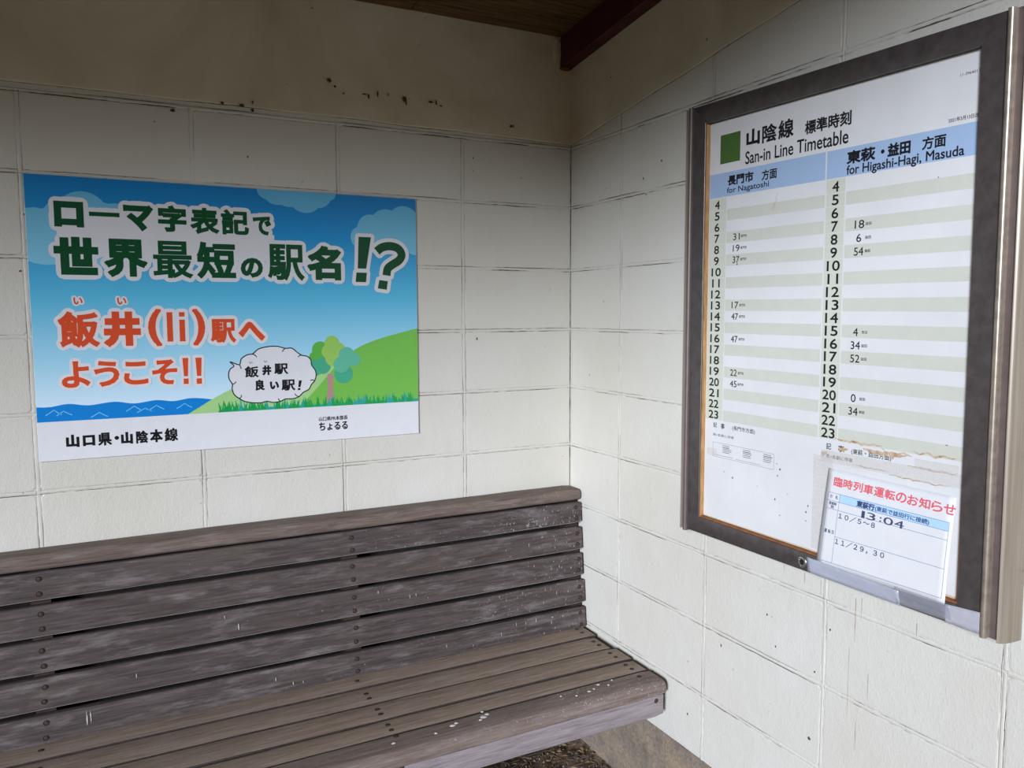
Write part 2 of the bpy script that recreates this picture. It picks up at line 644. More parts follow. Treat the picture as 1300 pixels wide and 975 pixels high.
for i, (a, z, rw, rh) in enumerate([(.405, -.157, .003, .005), (.42, -.205, .003, .003), (.49, -.12, .004, .004), (.245, .17, .004, .003),
                                    (.77, -1.43, .003, .005), (1.08, -1.375, .003, .003), (.96, -1.36, .003, .003), (.64, -1.68, .004, .004),
                                    (.93, -1.29, .003, .004), (1.12, -1.26, .003, .003), (1.07, -1.54, .005, .005)]):
    chip(a, Z0 + z, rw, rh, i * 1.9 + 90, .0012 if z < .1 else .008, right3, parent=wall_right)

# ------------------------------------------------------------------ bench
def wood(name, cols, fleck, along=0):
    t = NT(name, .72, .25)
    oi = t.n('ShaderNodeObjectInfo')
    tc = t.n('ShaderNodeTexCoord')
    comb = t.n('ShaderNodeCombineXYZ')
    t.link(t.math('MULTIPLY', oi.outputs['Random'], 30), comb.inputs[0])
    t.link(t.math('MULTIPLY', oi.outputs['Random'], 17), comb.inputs[1])
    add = t.n('ShaderNodeVectorMath', operation='ADD')
    t.link(tc.outputs['Object'], add.inputs[0]); t.link(comb.outputs[0], add.inputs[1])
    def mp(s):
        x = t.n('ShaderNodeMapping'); x.inputs['Scale'].default_value = s
        t.link(add.outputs[0], x.inputs[0]); return x.outputs[0]
    g = t.noise(mp((1.1, 26, 26)), 5, 7, .7, .9)
    base = t.ramp(g, [(.28, cols[0]), (.5, cols[1]), (.75, cols[2])])
    big = t.noise(mp((2.2, 9, 9)), 2.2, 4, .6)
    base = t.mix(t.ramp(big, [(.48, BW(0)), (.78, BW(.55))]), base, cols[3])
    sil = t.noise(mp((3.2, 16, 16)), 2.6, 5, .65)
    base = t.mix(t.ramp(sil, [(.52, BW(0)), (.74, BW(.42))]), base, srgb(150, 140, 137))
    fine = t.noise(mp((5, 160, 160)), 3, 4, .7)
    base = t.mix(.45, base, t.ramp(fine, [(.3, BW(.22)), (.7, BW(.72))]), 'OVERLAY')
    # pale scuffs and flecks, thicker towards the wall end of the bench
    f1 = t.noise(mp((62, 34, 34)), 3.2, 3, .6)
    f2 = t.noise(mp((1.6, 5, 5)), 2.0, 2)
    sep = t.n('ShaderNodeSeparateXYZ'); t.link(tc.outputs['Object'], sep.inputs[0])
    gx = t.math('ADD', t.math('MULTIPLY', sep.outputs[0], .10), .12)
    fm = t.math('ADD', t.math('ADD', f1, t.math('MULTIPLY', f2, .22)), gx)
    fm = t.ramp(fm, [(.855 - fleck, BW(0)), (.93 - fleck, BW(.6))])
    base = t.mix(fm, base, srgb(196, 188, 182))
    t.color(base)
    nb = t.bump(g, .45, .003)
    t.bump(fine, .3, .001, nb)
    return t.m


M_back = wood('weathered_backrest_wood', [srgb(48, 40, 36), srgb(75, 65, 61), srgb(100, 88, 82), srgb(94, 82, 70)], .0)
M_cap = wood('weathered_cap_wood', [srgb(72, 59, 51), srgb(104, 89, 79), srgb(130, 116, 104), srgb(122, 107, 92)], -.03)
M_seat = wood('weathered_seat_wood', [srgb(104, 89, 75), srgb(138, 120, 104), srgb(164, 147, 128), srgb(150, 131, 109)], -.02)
M_nose = wood('weathered_front_wood', [srgb(90, 76, 66), srgb(120, 104, 94), srgb(146, 131, 121), srgb(138, 122, 106)], .03)
M_fascia = wood('silvered_fascia_wood', [srgb(110, 98, 96), srgb(140, 128, 127), srgb(164, 153, 152), srgb(148, 136, 133)], -.03)
M_worn = wood('pale_worn_edge_wood', [srgb(108, 99, 98), srgb(164, 155, 154), srgb(200, 193, 191), srgb(130, 120, 116)], .02)
M_gapshade = flat('gap_shade_board_edge', srgb(62, 54, 50), .9, .1, var=.25, scale=60)  # shade of the seat gaps put into the colour of the board sides
M_batten = flat('dark_batten_wood', srgb(60, 46, 38), .85, .15, var=.3)
M_screw = flat('rusty_screw_steel', srgb(72, 54, 45), .75, .3, .2, var=.35, scale=400)
M_bore = flat('screw_bore_shadowed_wood', srgb(52, 42, 38), .9, .1, var=.3)

bench = empty('bench', (-1.2, -.3, 0), 'long weathered brown wooden slat bench against the cream block wall', 'bench')
BL, BRX = -2.42, -.0065
BATT = [-.030, -.803, -1.592, -2.385]


def yback(z):      # front face of the leaning back
    return -.081 - .0425 * (Z0 - 1.14 - z) / .467


def board(name, mat, x0, x1, centre, hy, hz, tilt, bev, seed, seg=3, nose=None, edge=None):
    """a board along x: rounded rectangle section hy x hz about centre (y,z), leaned by tilt, edges slightly worn"""
    n = int((x1 - x0) / .03)
    sec = []
    corners = [(-1, -1), (1, -1), (1, 1), (-1, 1)]
    for ci, (sy, sz) in enumerate(corners):
        r = bev if nose is None else nose[ci]
        cy, cz = sy * (hy - r), sz * (hz - r)
        a0 = math.atan2(sz, sy) - math.pi / 4
        for k in range(seg + 1):
            a = a0 + (math.pi / 2) * k / seg
            sec.append((cy + r * math.cos(a), cz + r * math.sin(a)))
    P = len(sec)
    ct, st = math.cos(tilt), math.sin(tilt)
    vs, fs = [], []
    for i in range(n + 1):
        x = x0 + (x1 - x0) * i / n
        wob = .0012 * noise.noise(Vector((x * 1.3, seed, 0)))
        end = .0025 if i in (0, n) else 0
        for (y, z) in sec:
            yy = y * (1 - end / hy) + .0007 * noise.noise(Vector((x * 9, y * 40, seed)))
            zz = z * (1 - end / hz) + .0009 * noise.noise(Vector((x * 7, z * 40, seed + 3)))
            vs.append((x, centre[0] + yy * ct - zz * st + wob, centre[1] + yy * st + zz * ct + wob))
    for i in range(n):
        for q in range(P):
            p = (q + 1) % P
            fs.append((i * P + q, i * P + p, (i + 1) * P + p, (i + 1) * P + q))
    fs += [tuple(reversed(range(P))), tuple(n * P + q for q in range(P))]
    o = mk(name, vs, fs, mat, bench, loc=(x1, centre[0], centre[1]))
    recalc(o)
    shade_auto(o, 40)
    if edge:
        o.data.materials.append(edge[0])
        for p in o.data.polygons:
            if edge[1](p.normal): p.material_index = 1
    return o


screw_mesh = None


def screw(parent, p, nrm):
    """countersunk screw: dark bore ring with a domed rusty head"""
    global screw_mesh
    if screw_mesh is None:
        bm = bmesh.new()
        N = 14
        rings = [(.0068, .0004), (.0056, .0006), (.0048, -.0004), (.0044, .0004), (.003, .0011), (.0009, .0013)]
        prev = None
        for (r, z) in rings:
            cur = [bm.verts.new((r * math.cos(2 * math.pi * i / N), r * math.sin(2 * math.pi * i / N), z)) for i in range(N)]
            if prev:
                for i in range(N):
                    f = bm.faces.new((prev[i], prev[(i + 1) % N], cur[(i + 1) % N], cur[i]))
                    f.material_index = 0 if r < .0046 else 1
            prev = cur
        bm.faces.new(prev)
        screw_mesh = bpy.data.meshes.new('screw')
        bm.to_mesh(screw_mesh); bm.free()
        screw_mesh.materials.append(M_screw); screw_mesh.materials.append(M_bore)
    o = bpy.data.objects.new('screw', screw_mesh)
    C.objects.link(o)
    o.parent = parent
    o.location = Vector(p) - world_loc(parent)
    o.rotation_mode = 'QUATERNION'
    o.rotation_quaternion = Vector((0, 0, 1)).rotation_difference(Vector(nrm))
    return o


lean = math.atan(.0425 / .467)
SLATS = []
slats = [(-1.185, -1.2555), (-1.2680, -1.3455), (-1.3565, -1.4345), (-1.4475, -1.5265), (-1.5395, -1.612)]
for i, (zt, zb) in enumerate(slats):
    zt += Z0; zb += Z0
    zc = (zt + zb) / 2
    h = (zt - zb) / 2
    yc = yback(zc) + .013
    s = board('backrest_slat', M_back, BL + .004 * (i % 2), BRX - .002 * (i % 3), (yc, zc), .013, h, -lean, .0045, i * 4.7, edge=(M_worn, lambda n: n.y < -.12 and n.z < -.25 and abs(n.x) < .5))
    nrm = Vector((0, -math.cos(lean), math.sin(lean)))
    SLATS.append((s, zb, zt))
    for bx in BATT:
        for dz in (.019, -.019):
            z = zc + dz + random.uniform(-.002, .002)
            screw(s, (bx + random.uniform(-.002, .002), yback(z) - .0008, z), nrm)
# chalky scuffs on the backrest: (x, height, half width, half height)
M_scuff = flat('chalky_scuff', srgb(176, 170, 168), .9, .1, var=.2, scale=200)
for k, (x, z, rw, rh) in enumerate([(-1.503, -1.568, .0022, .022), (-1.494, -1.566, .0018, .020), (-1.128, -1.404, .0022, .013), (-1.036, -1.567, .0018, .008), (-.989, -1.588, .0018, .006),
                                    (-.961, -1.590, .0016, .005), (-1.386, -1.482, .0015, .007), (-1.163, -1.370, .0015, .006), (-.73, -1.374, .0016, .008), (-.632, -1.402, .0014, .009), (-.612, -1.400, .0012, .006),
                                    (-.144, -1.569, .0014, .009), (-.17, -1.50, .0013, .007), (-.202, -1.552, .0014, .010), (-.275, -1.552, .0013, .011), (-.240, -1.556, .0012, .008), (-.12, -1.475, .0013, .008),
                                    (-.10, -1.555, .002, .005), (-.075, -1.478, .002, .004), (-.06, -1.40, .0018, .005), (-.105, -1.39, .0013, .007), (-.20, -1.375, .0012, .006), (-.30, -1.31, .0015, .004), (-.115, -1.30, .0016, .005),
                                    (-.14, -1.553, .006, .0016), (-.33, -1.575, .0012, .008), (-.43, -1.59, .0012, .006), (-.52, -1.575, .0014, .007)]):
    z += Z0
    for sl, lo, hi in SLATS:
        if lo + .004 < z < hi - .004:
            pts = []
            for i in range(14):
                t = 2 * math.pi * i / 14
                q = .5 + .9 * abs(noise.noise(Vector((math.cos(t) * 1.5 + k * 2.1, math.sin(t) * 1.5, k))))
                zz = max(lo + .005, min(hi - .005, z + rh * q * math.sin(t)))
                pts.append((x + rw * q * math.cos(t), yback(zz) - .0019, zz))
            mk('scuff', pts, [list(range(14))], M_scuff, sl)
            break
cap = board('backrest_cap', M_cap, BL, BRX, (-.044, Z0 - 1.161), .040, .0195, 0, .004, 31, 5, nose=[.012, .004, .004, .016])
seat = [(-.095, -.2005), (-.207, -.3045), (-.311, -.4005), (-.407, -.4825)]
ZS = Z0 - 1.607
for i, (ya, yb) in enumerate(seat):
    s = board('seat_slat', M_seat, BL, -.020 - .004 * (i % 2) - (.008 if i == 1 else 0), ((ya + yb) / 2, ZS - .014 - .001 * (i % 2)), (ya - yb) / 2 - .0004, .014, 0, .0026, 60 + i * 3.1, edge=(M_gapshade, lambda n: abs(n.y) > .3))
    for bx in BATT[1:]:
        for dy in ((.013, -.016) if i else (-.008,)):
            y = (ya + yb) / 2 + dy
            screw(s, (bx - .011, y, ZS + .0002 - .001 * (i % 2)), (0, 0, 1))
    for dy in (.016, -.016):
        screw(s, (-.052 - .004 * i, (ya + yb) / 2 + dy, ZS + .0002 - .001 * (i % 2)), (0, 0, 1))
nose = board('seat_nosing', M_nose, BL, -.0225, (-.5315, ZS - .0195), .0425, .0195, 0, .004, 91, 6, nose=[.006, .004, .0026, .020], edge=(M_gapshade, lambda n: n.y > .3))
for bx in BATT[1:]:
    screw(nose, (bx - .011, -.497, ZS + .0003), (0, 0, 1))
screw(nose, (-.075, -.512, ZS + .0003), (0, 0, 1))
fas = board('seat_fascia', M_fascia, BL, -.0265, (-.553, ZS - .0715), .013, .0315, 0, .003, 101)
for bx, z in ((-.825, -1.6486), (-.0545, -1.6619), (-1.60, -1.652)):
    screw(fas, (bx, -.5665, Z0 + z), (0, -1, 0))
# battens behind the back, bearers under the seat, legs
for bx in BATT:
    m = MB(); m.box((bx - .022, -.0405, ZS - .0), (bx + .022, -.004, Z0 - 1.1815), bev=.003)
    def lx(v):
        v = v.copy()
        if v.y < -.02: v.y = yback(v.z) + .0272
        return v
    m.v = [tuple(lx(Vector(q))) for q in m.v]
    m.build('back_batten', M_batten, bench)
    m = MB(); m.box((bx - .022, -.538, ZS - .098), (bx + .022, -.012, ZS - .0305), bev=.003)
    m.build('seat_bearer', M_batten, bench)
    for ly in (-.49, -.07):
        if bx > -.1: continue          # this end rests on the wall
        m = MB(); m.box((bx - .03, ly - .035, .002), (bx + .03, ly + .035, ZS - .0985), bev=.004)
        m.build('leg', M_batten, bench)
# white bird droppings on the front board
M_white = flat('white_dropping', srgb(200, 195, 186), .7, .2, var=.1, scale=300)


def splat(name, x, y, z, r, seed, mat, parent, st=1.0):
    N = 16
    top = [(x + r * st * (.6 + .7 * abs(noise.noise(Vector((math.cos(6.283 * i / N) * 1.3 + seed, math.sin(6.283 * i / N) * 1.3, seed))))) * math.cos(6.283 * i / N),
            y + r * (.6 + .7 * abs(noise.noise(Vector((math.cos(6.283 * i / N) * 1.3 + seed, math.sin(6.283 * i / N) * 1.3, seed))))) * math.sin(6.283 * i / N)) for i in range(N)]
    vs = [(px, py, z - .0004) for px, py in top] + [(x + (px - x) * .6, y + (py - y) * .6, z + .0012) for px, py in top] + [(x, y, z + .0014)]
    fs = [(i, (i + 1) % N, N + (i + 1) % N, N + i) for i in range(N)] + [(N + i, N + (i + 1) % N, 2 * N) for i in range(N)]
    return mk(name, vs, fs, mat, parent, smooth=True, label='white bird dropping' if name == 'bird_dropping' else None)


for k, (x, y, r) in enumerate([(-.668, -.515, .008), (-.655, -.508, .006), (-.578, -.512, .010), (-.564, -.503, .007), (-.592, -.522, .005), (-.57, -.486, .004),
                               (-.255, -.522, .006), (-.235, -.516, .004), (-.21, -.50, .005), (-.30, -.527, .004), (-.185, -.515, .004), (-.34, -.51, .003),
                               (-.16, -.495, .004), (-.83, -.525, .005), (-.72, -.53, .005)]):
    splat('bird_dropping', x, y, ZS + .0006, r, k * 3.3, M_white, nose, 1.3)



# ------------------------------------------------------------------ lettering
_glyph = {}


def glyph(ch, res=4):
    """outline fill of a character or string at size 1 as (verts2d, faces)"""
    if ch in _glyph: return _glyph[ch]
    c = bpy.data.curves.new('lettering', 'FONT')
    c.body = ch; c.size = 1; c.resolution_u = res
    o = bpy.data.objects.new('lettering', c)
    C.objects.link(o)
    dg = bpy.context.evaluated_depsgraph_get()
    me = bpy.data.meshes.new_from_object(o.evaluated_get(dg))
    bm = bmesh.new(); bm.from_mesh(me)
    bmesh.ops.remove_doubles(bm, verts=bm.verts, dist=1e-5)
    bm.verts.index_update()
    r = ([(v.co.x, v.co.y) for v in bm.verts], [[v.index for v in f.verts] for f in bm.faces])
    bm.free()
    bpy.data.objects.remove(o); bpy.data.curves.remove(c); bpy.data.meshes.remove(me)
    _glyph[ch] = r
    return r


def fit(g, box):
    """fit a glyph's own bounding box to (l, t, r, b) in millimetres, v downwards"""
    vs, fs = g
    x0 = min(v[0] for v in vs); x1 = max(v[0] for v in vs)
    y0 = min(v[1] for v in vs); y1 = max(v[1] for v in vs)
    l, t, r, b = box
    sx = (r - l) / max(1e-6, x1 - x0); sy = (b - t) / max(1e-6, y1 - y0)
    return [(l + (x - x0) * sx, b - (y - y0) * sy) for x, y in vs], fs


def merge(V, F, convex=True):
    """one surface covering the union of many convex polygons: triangulate all their edges, keep what lies in any of them"""
    P = []
    for f in F:
        ar = sum(V[f[i]][0] * V[f[(i + 1) % len(f)]][1] - V[f[(i + 1) % len(f)]][0] * V[f[i]][1] for i in range(len(f)))
        P.append(f if ar > 0 else f[::-1])
    E = [(f[i], f[(i + 1) % len(f)]) for f in P for i in range(len(f))]
    ov, oe, of, *_r = delaunay_2d_cdt([Vector((v[0], v[1])) for v in V], E, [], 0, 1e-4, False)
    ov = np.array([(v.x, v.y) for v in ov])
    T = np.array([list(t) for t in of])
    cen = ov[T].mean(axis=1)
    Va = np.array([(v[0], v[1]) for v in V])
    inside = np.zeros(len(T), bool)
    for f in P:
        q = Va[f]; lo, hi = q.min(0), q.max(0)
        c = np.where(~inside & (cen > lo).all(1) & (cen < hi).all(1))[0]
        if len(c) == 0: continue
        x = cen[c]
        if convex:
            ok = np.ones(len(c), bool)
            for i in range(len(q)):
                a, b = q[i], q[(i + 1) % len(q)]
                ok &= (b[0] - a[0]) * (x[:, 1] - a[1]) - (b[1] - a[1]) * (x[:, 0] - a[0]) > 0
        else:
            ok = np.zeros(len(c), bool)
            for i in range(len(q)):
                a, b = q[i], q[(i + 1) % len(q)]
                cr = (a[1] > x[:, 1]) != (b[1] > x[:, 1])
                with np.errstate(divide='ignore', invalid='ignore'):
                    xi = a[0] + (x[:, 1] - a[1]) * (b[0] - a[0]) / (b[1] - a[1])
                ok ^= cr & (x[:, 0] < xi)
        inside[c[ok]] = True
    return [tuple(v) for v in ov], [list(map(int, t)) for t, k in zip(T, inside) if k]


def thicken(vf, r, rnd=False):
    """grow a filled outline by r with square or round corners and merge the overlaps into one surface"""
    vs, fs = vf
    if r <= 0: return vf
    cnt = {}
    for f in fs:
        for i in range(len(f)):
            e = (f[i], f[(i + 1) % len(f)])
            k = (min(e), max(e))
            cnt[k] = cnt.get(k, 0) + 1
    bd = [k for k, c in cnt.items() if c == 1]
    V = [Vector(v) for v in vs]
    F = [list(f) for f in fs]
    seen = set()
    rg = random.Random(1)
    for a, b in bd:
        p, q = Vector(vs[a]), Vector(vs[b])
        d = q - p
        if d.length < 1e-6: continue
        d.normalize()
        nrm = Vector((-d.y, d.x)) * r
        ext = d * (0 if rnd else r * .96)
        k = len(V)
        e = rg.uniform(-1, 1) * r * .004
        V += [p - ext - nrm * (1 + e), q + ext - nrm * (1 + e), q + ext + nrm * (1 - e), p - ext + nrm * (1 - e)]
        F.append([k, k + 1, k + 2, k + 3])
        if rnd:
            for i in (a, b):
                if i in seen: continue
                seen.add(i)
                k = len(V)
                a0 = rg.uniform(0, .5)
                N = 12
                V += [Vector(vs[i]) + Vector((math.cos(a0 + 6.28319 * j / N), math.sin(a0 + 6.28319 * j / N))) * r for j in range(N)]
                F.append(list(range(k, k + N)))
    return merge(V, F)


class Sheet:
    """a printed surface: to3(u, v, layer) maps millimetres on the print to the world"""
    def __init__(self, parent, to3, nrm):
        self.p, self.to3, self.n = parent, to3, Vector(nrm)

    def put(self, name, pieces, mat, layer, label=None, jit=True):
        vs, fs = [], []
        for j, (pv, pf) in enumerate(pieces):
            k = len(vs)
            dl = layer + (.12 * (j % 3) if jit else 0)
            vs += [self.to3(x, y, dl) for x, y in pv]
            for f in pf:
                f = [k + i for i in f]
                a, b, c = Vector(vs[f[0]]), Vector(vs[f[1]]), Vector(vs[f[2]])
                if (b - a).cross(c - b).dot(self.n) < 0: f.reverse()
                fs.append(f)
        return mk(name, vs, fs, mat, self.p, label=label)

    def rects(self, name, rs, mat, layer, label=None, sub=12):
        ps = []
        for (l, t, r, b) in rs:
            n = max(1, int((r - l) / 40)) if sub else 1
            v, f = [], []
            for i in range(n + 1):
                x = l + (r - l) * i / n
                v += [(x, t), (x, b)]
            for i in range(n):
                f.append([2 * i, 2 * i + 1, 2 * i + 3, 2 * i + 2])
            ps.append((v, f))
        return self.put(name, ps, mat, layer, label, False)

    def text(self, name, items, mat, layer, bold=0.0, label=None):
        """items: (string, (l, t, r, b)[, bold])"""
        ps = []
        for it in items:
            s, box = it[0], it[1]
            bo = it[2] if len(it) > 2 else bold
            l, t, r, b = box
            g = fit(glyph(s), (l + bo, t + bo, r - bo, b - bo))
            ps.append(thicken(g, bo) if bo > 0 else g)
        return self.put(name, ps, mat, layer, label)


def smooth_poly(pts, n=6, closed=True):
    out = []
    N = len(pts)
    for i in range(N if closed else N - 1):
        p0 = pts[(i - 1) % N] if closed or i > 0 else pts[i]
        p1, p2 = pts[i], pts[(i + 1) % N]
        p3 = pts[(i + 2) % N] if closed or i + 2 < N else p2
        for k in range(n):
            t = k / n
            f = lambda a, b, c, d: .5 * (2 * b + (c - a) * t + (2 * a - 5 * b + 4 * c - d) * t * t + (3 * b - a - 3 * c + d) * t ** 3)
            out.append((f(p0[0], p1[0], p2[0], p3[0]), f(p0[1], p1[1], p2[1], p3[1])))
    if not closed: out.append(pts[-1])
    return out


def poly(pts):
    return merge(pts, [list(range(len(pts)))], False)


def union(polys):
    V, F = [], []
    for p in polys:
        F.append(list(range(len(V), len(V) + len(p)))); V += list(p)
    return merge(V, F, False)


def disc(x, y, rx, ry=None, n=28):
    ry = ry or rx
    return [(x + rx * math.cos(6.283185 * i / n), y + ry * math.sin(6.283185 * i / n)) for i in range(n)]


def clip_poly(p, l, t, r, b):
    for axis, lim, sg in ((0, l, 1), (0, r, -1), (1, t, 1), (1, b, -1)):
        out = []
        for i in range(len(p)):
            a, c = p[i], p[(i + 1) % len(p)]
            ia, ic = (a[axis] - lim) * sg >= 0, (c[axis] - lim) * sg >= 0
            if ia: out.append(a)
            if ia != ic:
                k = (lim - a[axis]) / (c[axis] - a[axis])
                out.append((a[0] + (c[0] - a[0]) * k, a[1] + (c[1] - a[1]) * k))
        p = out
    return p


def stroke(pts, wd):
    """ribbon along a polyline"""
    L, R = [], []
    for i, p in enumerate(pts):
        a = pts[max(0, i - 1)]; b = pts[min(len(pts) - 1, i + 1)]
        d = Vector((b[0] - a[0], b[1] - a[1])).normalized()
        n = Vector((-d.y, d.x)) * wd / 2
        L.append((p[0] + n.x, p[1] + n.y)); R.append((p[0] - n.x, p[1] - n.y))
    vs = L + R; N = len(pts)
    return vs, [[i, i + 1, N + i + 1, N + i] for i in range(N - 1)]


def ink(name, c, rough=.35, spec=.35):
    return flat(name, c, rough, spec, var=.02)


# ------------------------------------------------------------------ station poster on the back wall
PW, PH = 1025.0, 721.0
PX, PZ = -1.5827, Z0 - .2003
poster = empty('station_poster', (PX + PW / 2000, -.0025, PZ - PH / 1000),
               'wide blue sky poster with green and orange lettering on the back wall', 'poster')
P3 = lambda u, v, k: (PX + u / 1000, -.0061 - .00005 * k, PZ - v / 1000)
mb = MB(); mb.box((PX, -.0060, PZ - PH / 1000), (PX + PW / 1000, -.0012, PZ), bev=.0006)
M_pw = ink('poster_white', srgb(220, 219, 217))
mb.build('panel', M_pw, poster)
SH = Sheet(poster, P3, (0, -1, 0))


def grad_ink(name, stops):
    """printed colour running from the top of the poster to its foot"""
    t = NT(name, .35, .35)
    tc = t.n('ShaderNodeTexCoord'); sp = t.n('ShaderNodeSeparateXYZ')
    t.link(tc.outputs['Object'], sp.inputs[0])
    f = t.math('SUBTRACT', 1.0, t.math('DIVIDE', sp.outputs[2], PH / 1000))
    t.color(t.ramp(f, stops))
    return t.m


M_psky = grad_ink('printed_sky', [(0, srgb(18, 122, 184)), (.18, srgb(34, 148, 206)), (.42, srgb(92, 190, 222)), (.66, srgb(166, 216, 232)), (.84, srgb(214, 232, 240))])
M_pcloud = grad_ink('printed_cloud', [(0, srgb(92, 172, 208)), (.15, srgb(116, 190, 216)), (.35, srgb(140, 206, 226))])
M_pgreen = ink('green_headline_ink', srgb(8, 74, 40))
M_porange = ink('orange_headline_ink', srgb(214, 78, 40))
M_pblack = ink('black_ink', srgb(22, 22, 26))
M_psea = ink('sea_blue_ink', srgb(14, 126, 200))
M_pwave = ink('wave_line_ink', srgb(120, 194, 232))
M_phillL = ink('pale_hill_ink', srgb(164, 206, 132))
M_phillG = ink('green_hill_ink', srgb(116, 186, 76))
M_pgrass = ink('grass_ink', srgb(22, 154, 72))
M_pgrassT = ink('teal_grass_ink', srgb(42, 160, 146))
M_ptrunk = ink('tree_trunk_ink', srgb(178, 138, 128))
M_pt = [ink('tree_ink_' + n, c) for n, c in (('leaf', srgb(92, 176, 70)), ('teal', srgb(70, 168, 128)), ('lime', srgb(150, 196, 92)), ('mint', srgb(96, 182, 148)))]

SEA_V = 620.0
SH.rects('printed_sky', [(0.6, .6, PW - .6, SEA_V)], M_psky, 0)
cl = [union([clip_poly(p, .8, .8, PW - .8, 400) for p in (
        disc(20, 150, 62, 68), disc(72, 95, 34, 30), disc(126, 88, 56, 52), disc(60, 150, 60, 72), disc(199, 110, 52, 48), disc(160, 140, 80, 80), disc(40, 185, 60, 38))]),
      union([clip_poly(p, .8, .8, PW - .8, 400) for p in (
        disc(590, 0, 34, 30), disc(612, 14, 36, 28), disc(645, 10, 44, 36), disc(690, 10, 50, 50), disc(728, 8, 36, 36), disc(755, 0, 24, 22))]),
      union([clip_poly(p, .8, .8, PW - .8, 400) for p in (
        disc(846, 122, 26, 30), disc(880, 98, 40, 44), disc(930, 84, 50, 48), disc(985, 78, 52, 55), disc(1020, 105, 50, 64), disc(900, 130, 60, 36), disc(960, 120, 70, 46))])]
for c in cl:
    SH.put('printed_cloud', [c], M_pcloud, 1)
# sea with small wave strokes
top = smooth_poly([(0.6, 581), (30, 582), (72, 576), (118, 582), (177, 576), (225, 583), (279, 577), (321, 582), (368, 576), (425, 583)], 5, False)
SH.put('printed_sea', [poly(top + [(425, SEA_V), (.6, SEA_V)])], M_psea, 2)
wv = []
for (a, b, c) in [((20, 603), (39, 590), (55, 603)), ((44, 605), (60, 594), (79, 605)), ((121, 614), (141, 602), (161, 614)), ((204, 603), (224, 590), (241, 602)),
                  ((230, 608), (250, 597), (266, 606)), ((259, 603), (278, 591), (297, 603)), ((328, 603), (348, 590), (367, 602))]:
    q = lambda p, r: (p[0] * .5 + r[0] * .5, p[1] * .35 + r[1] * .65 if p[1] < r[1] else p[1] * .65 + r[1] * .35)
    wv.append(stroke([a, (a[0] * .5 + b[0] * .5, a[1] * .55 + b[1] * .45), b, (c[0] * .5 + b[0] * .5, c[1] * .55 + b[1] * .45), c], 2.0))
for q_ in wv: SH.put('wave_line', [q_], M_pwave, 3)
# hills
back = smooth_poly([(356, SEA_V), (400, 594), (442, 570), (511, 538), (590, 505), (668, 478), (720, 462), (800, 452)], 6, False)
SH.put('printed_hill', [poly(back + [(800, SEA_V)])], M_phillL, 3)
front = smooth_poly([(650, SEA_V), (690, 585), (728, 545), (770, 500), (830, 452), (900, 424), (986, 402), (PW - .6, 393)], 6, False)
SH.put('printed_hill', [poly(front + [(PW - .6, SEA_V)])], M_phillG, 4)
# trees
SH.put('printed_tree', [(lambda p: p)(poly([(741, 524), (760, 524), (757, 570), (762, 606), (736, 606), (742, 570)]))], M_ptrunk, 5)
for i, ds in enumerate([[(722, 452, 24), (709, 475, 20), (735, 480, 26)], [(705, 505, 24), (728, 500, 24), (790, 526, 28)],
                        [(757, 434, 22), (748, 458, 22), (776, 452, 20), (760, 478, 24)], [(800, 470, 24), (784, 498, 24), (822, 484, 20)]]):
    SH.put('tree_crown', [union([disc(x, y, r) for x, y, r in ds])], M_pt[(0, 1, 2, 3)[i]], 6 + .3 * i)
# grass
rg = random.Random(5)


def blades(x0, x1, n, hmin, hmax):
    ps = []
    for i in range(n):
        x = rg.uniform(x0, x1); h = rg.uniform(hmin, hmax); ln = rg.uniform(-9, 9)
        ps.append(clip_poly([(x - 3.2, SEA_V), (x + 3.2, SEA_V), (x + 1.6 + ln * .5, SEA_V - h * .6), (x + ln, SEA_V - h)], .6, 0, PW - .6, SEA_V))
    return ps


gr, gt = [], []
for cx in (452, 470, 520, 545, 600, 640, 690, 720, 772, 800, 870, 905, 960, 1000):
    gr += blades(cx - 16, cx + 16, 11, 12, 34)
for cx in (500, 570, 625, 665, 745, 835, 850, 930, 980):
    gt += blades(cx - 18, cx + 18, 11, 12, 36)
SH.put('printed_grass', [union(gt + [[(440, SEA_V), (PW - .6, SEA_V), (PW - .6, SEA_V - 9), (440, SEA_V - 7)]])], M_pgrassT, 7)
for q_ in range(0, len(gr), 11): SH.put('printed_grass', [union(gr[q_:q_ + 11])], M_pgrass, 7.6 + .1 * (q_ % 3))
# speech cloud
bub = [(470, 480), (494, 489), (500, 473), (516, 462), (532, 459), (548, 446), (575, 440), (600, 440), (622, 446), (640, 446), (655, 458), (668, 467), (684, 471), (694, 482), (696, 497),
       (706, 512), (708, 528), (703, 543), (694, 553), (686, 567), (670, 575), (657, 587), (640, 592), (618, 592), (604, 598), (584, 600), (566, 596), (550, 599), (528, 598), (506, 593), (491, 584), (478, 572), (473, 556), (474, 543), (466, 528), (465, 513), (470, 500), (480, 492)]
inner = bub[:2] + bub[2:]
sb = smooth_poly(bub, 4)
SH.put('speech_cloud', [poly(sb)], M_pw, 8)
SH.put('speech_cloud_outline', [stroke(sb + [sb[0]], 3.0)] + [stroke(smooth_poly(a, 4, False), 2.6) for a in (
    [(494, 489), (497, 494), (499, 501)], [(530, 460), (537, 463), (542, 469)], [(622, 446), (617, 450), (613, 456)], [(668, 467), (662, 468), (657, 472)], [(703, 543), (698, 540), (691, 541)],
    [(657, 587), (650, 584), (645, 578)], [(604, 598), (600, 594), (598, 589)], [(491, 584), (496, 580), (497, 574)], [(474, 543), (480, 541), (484, 536)])], M_pblack, 9)

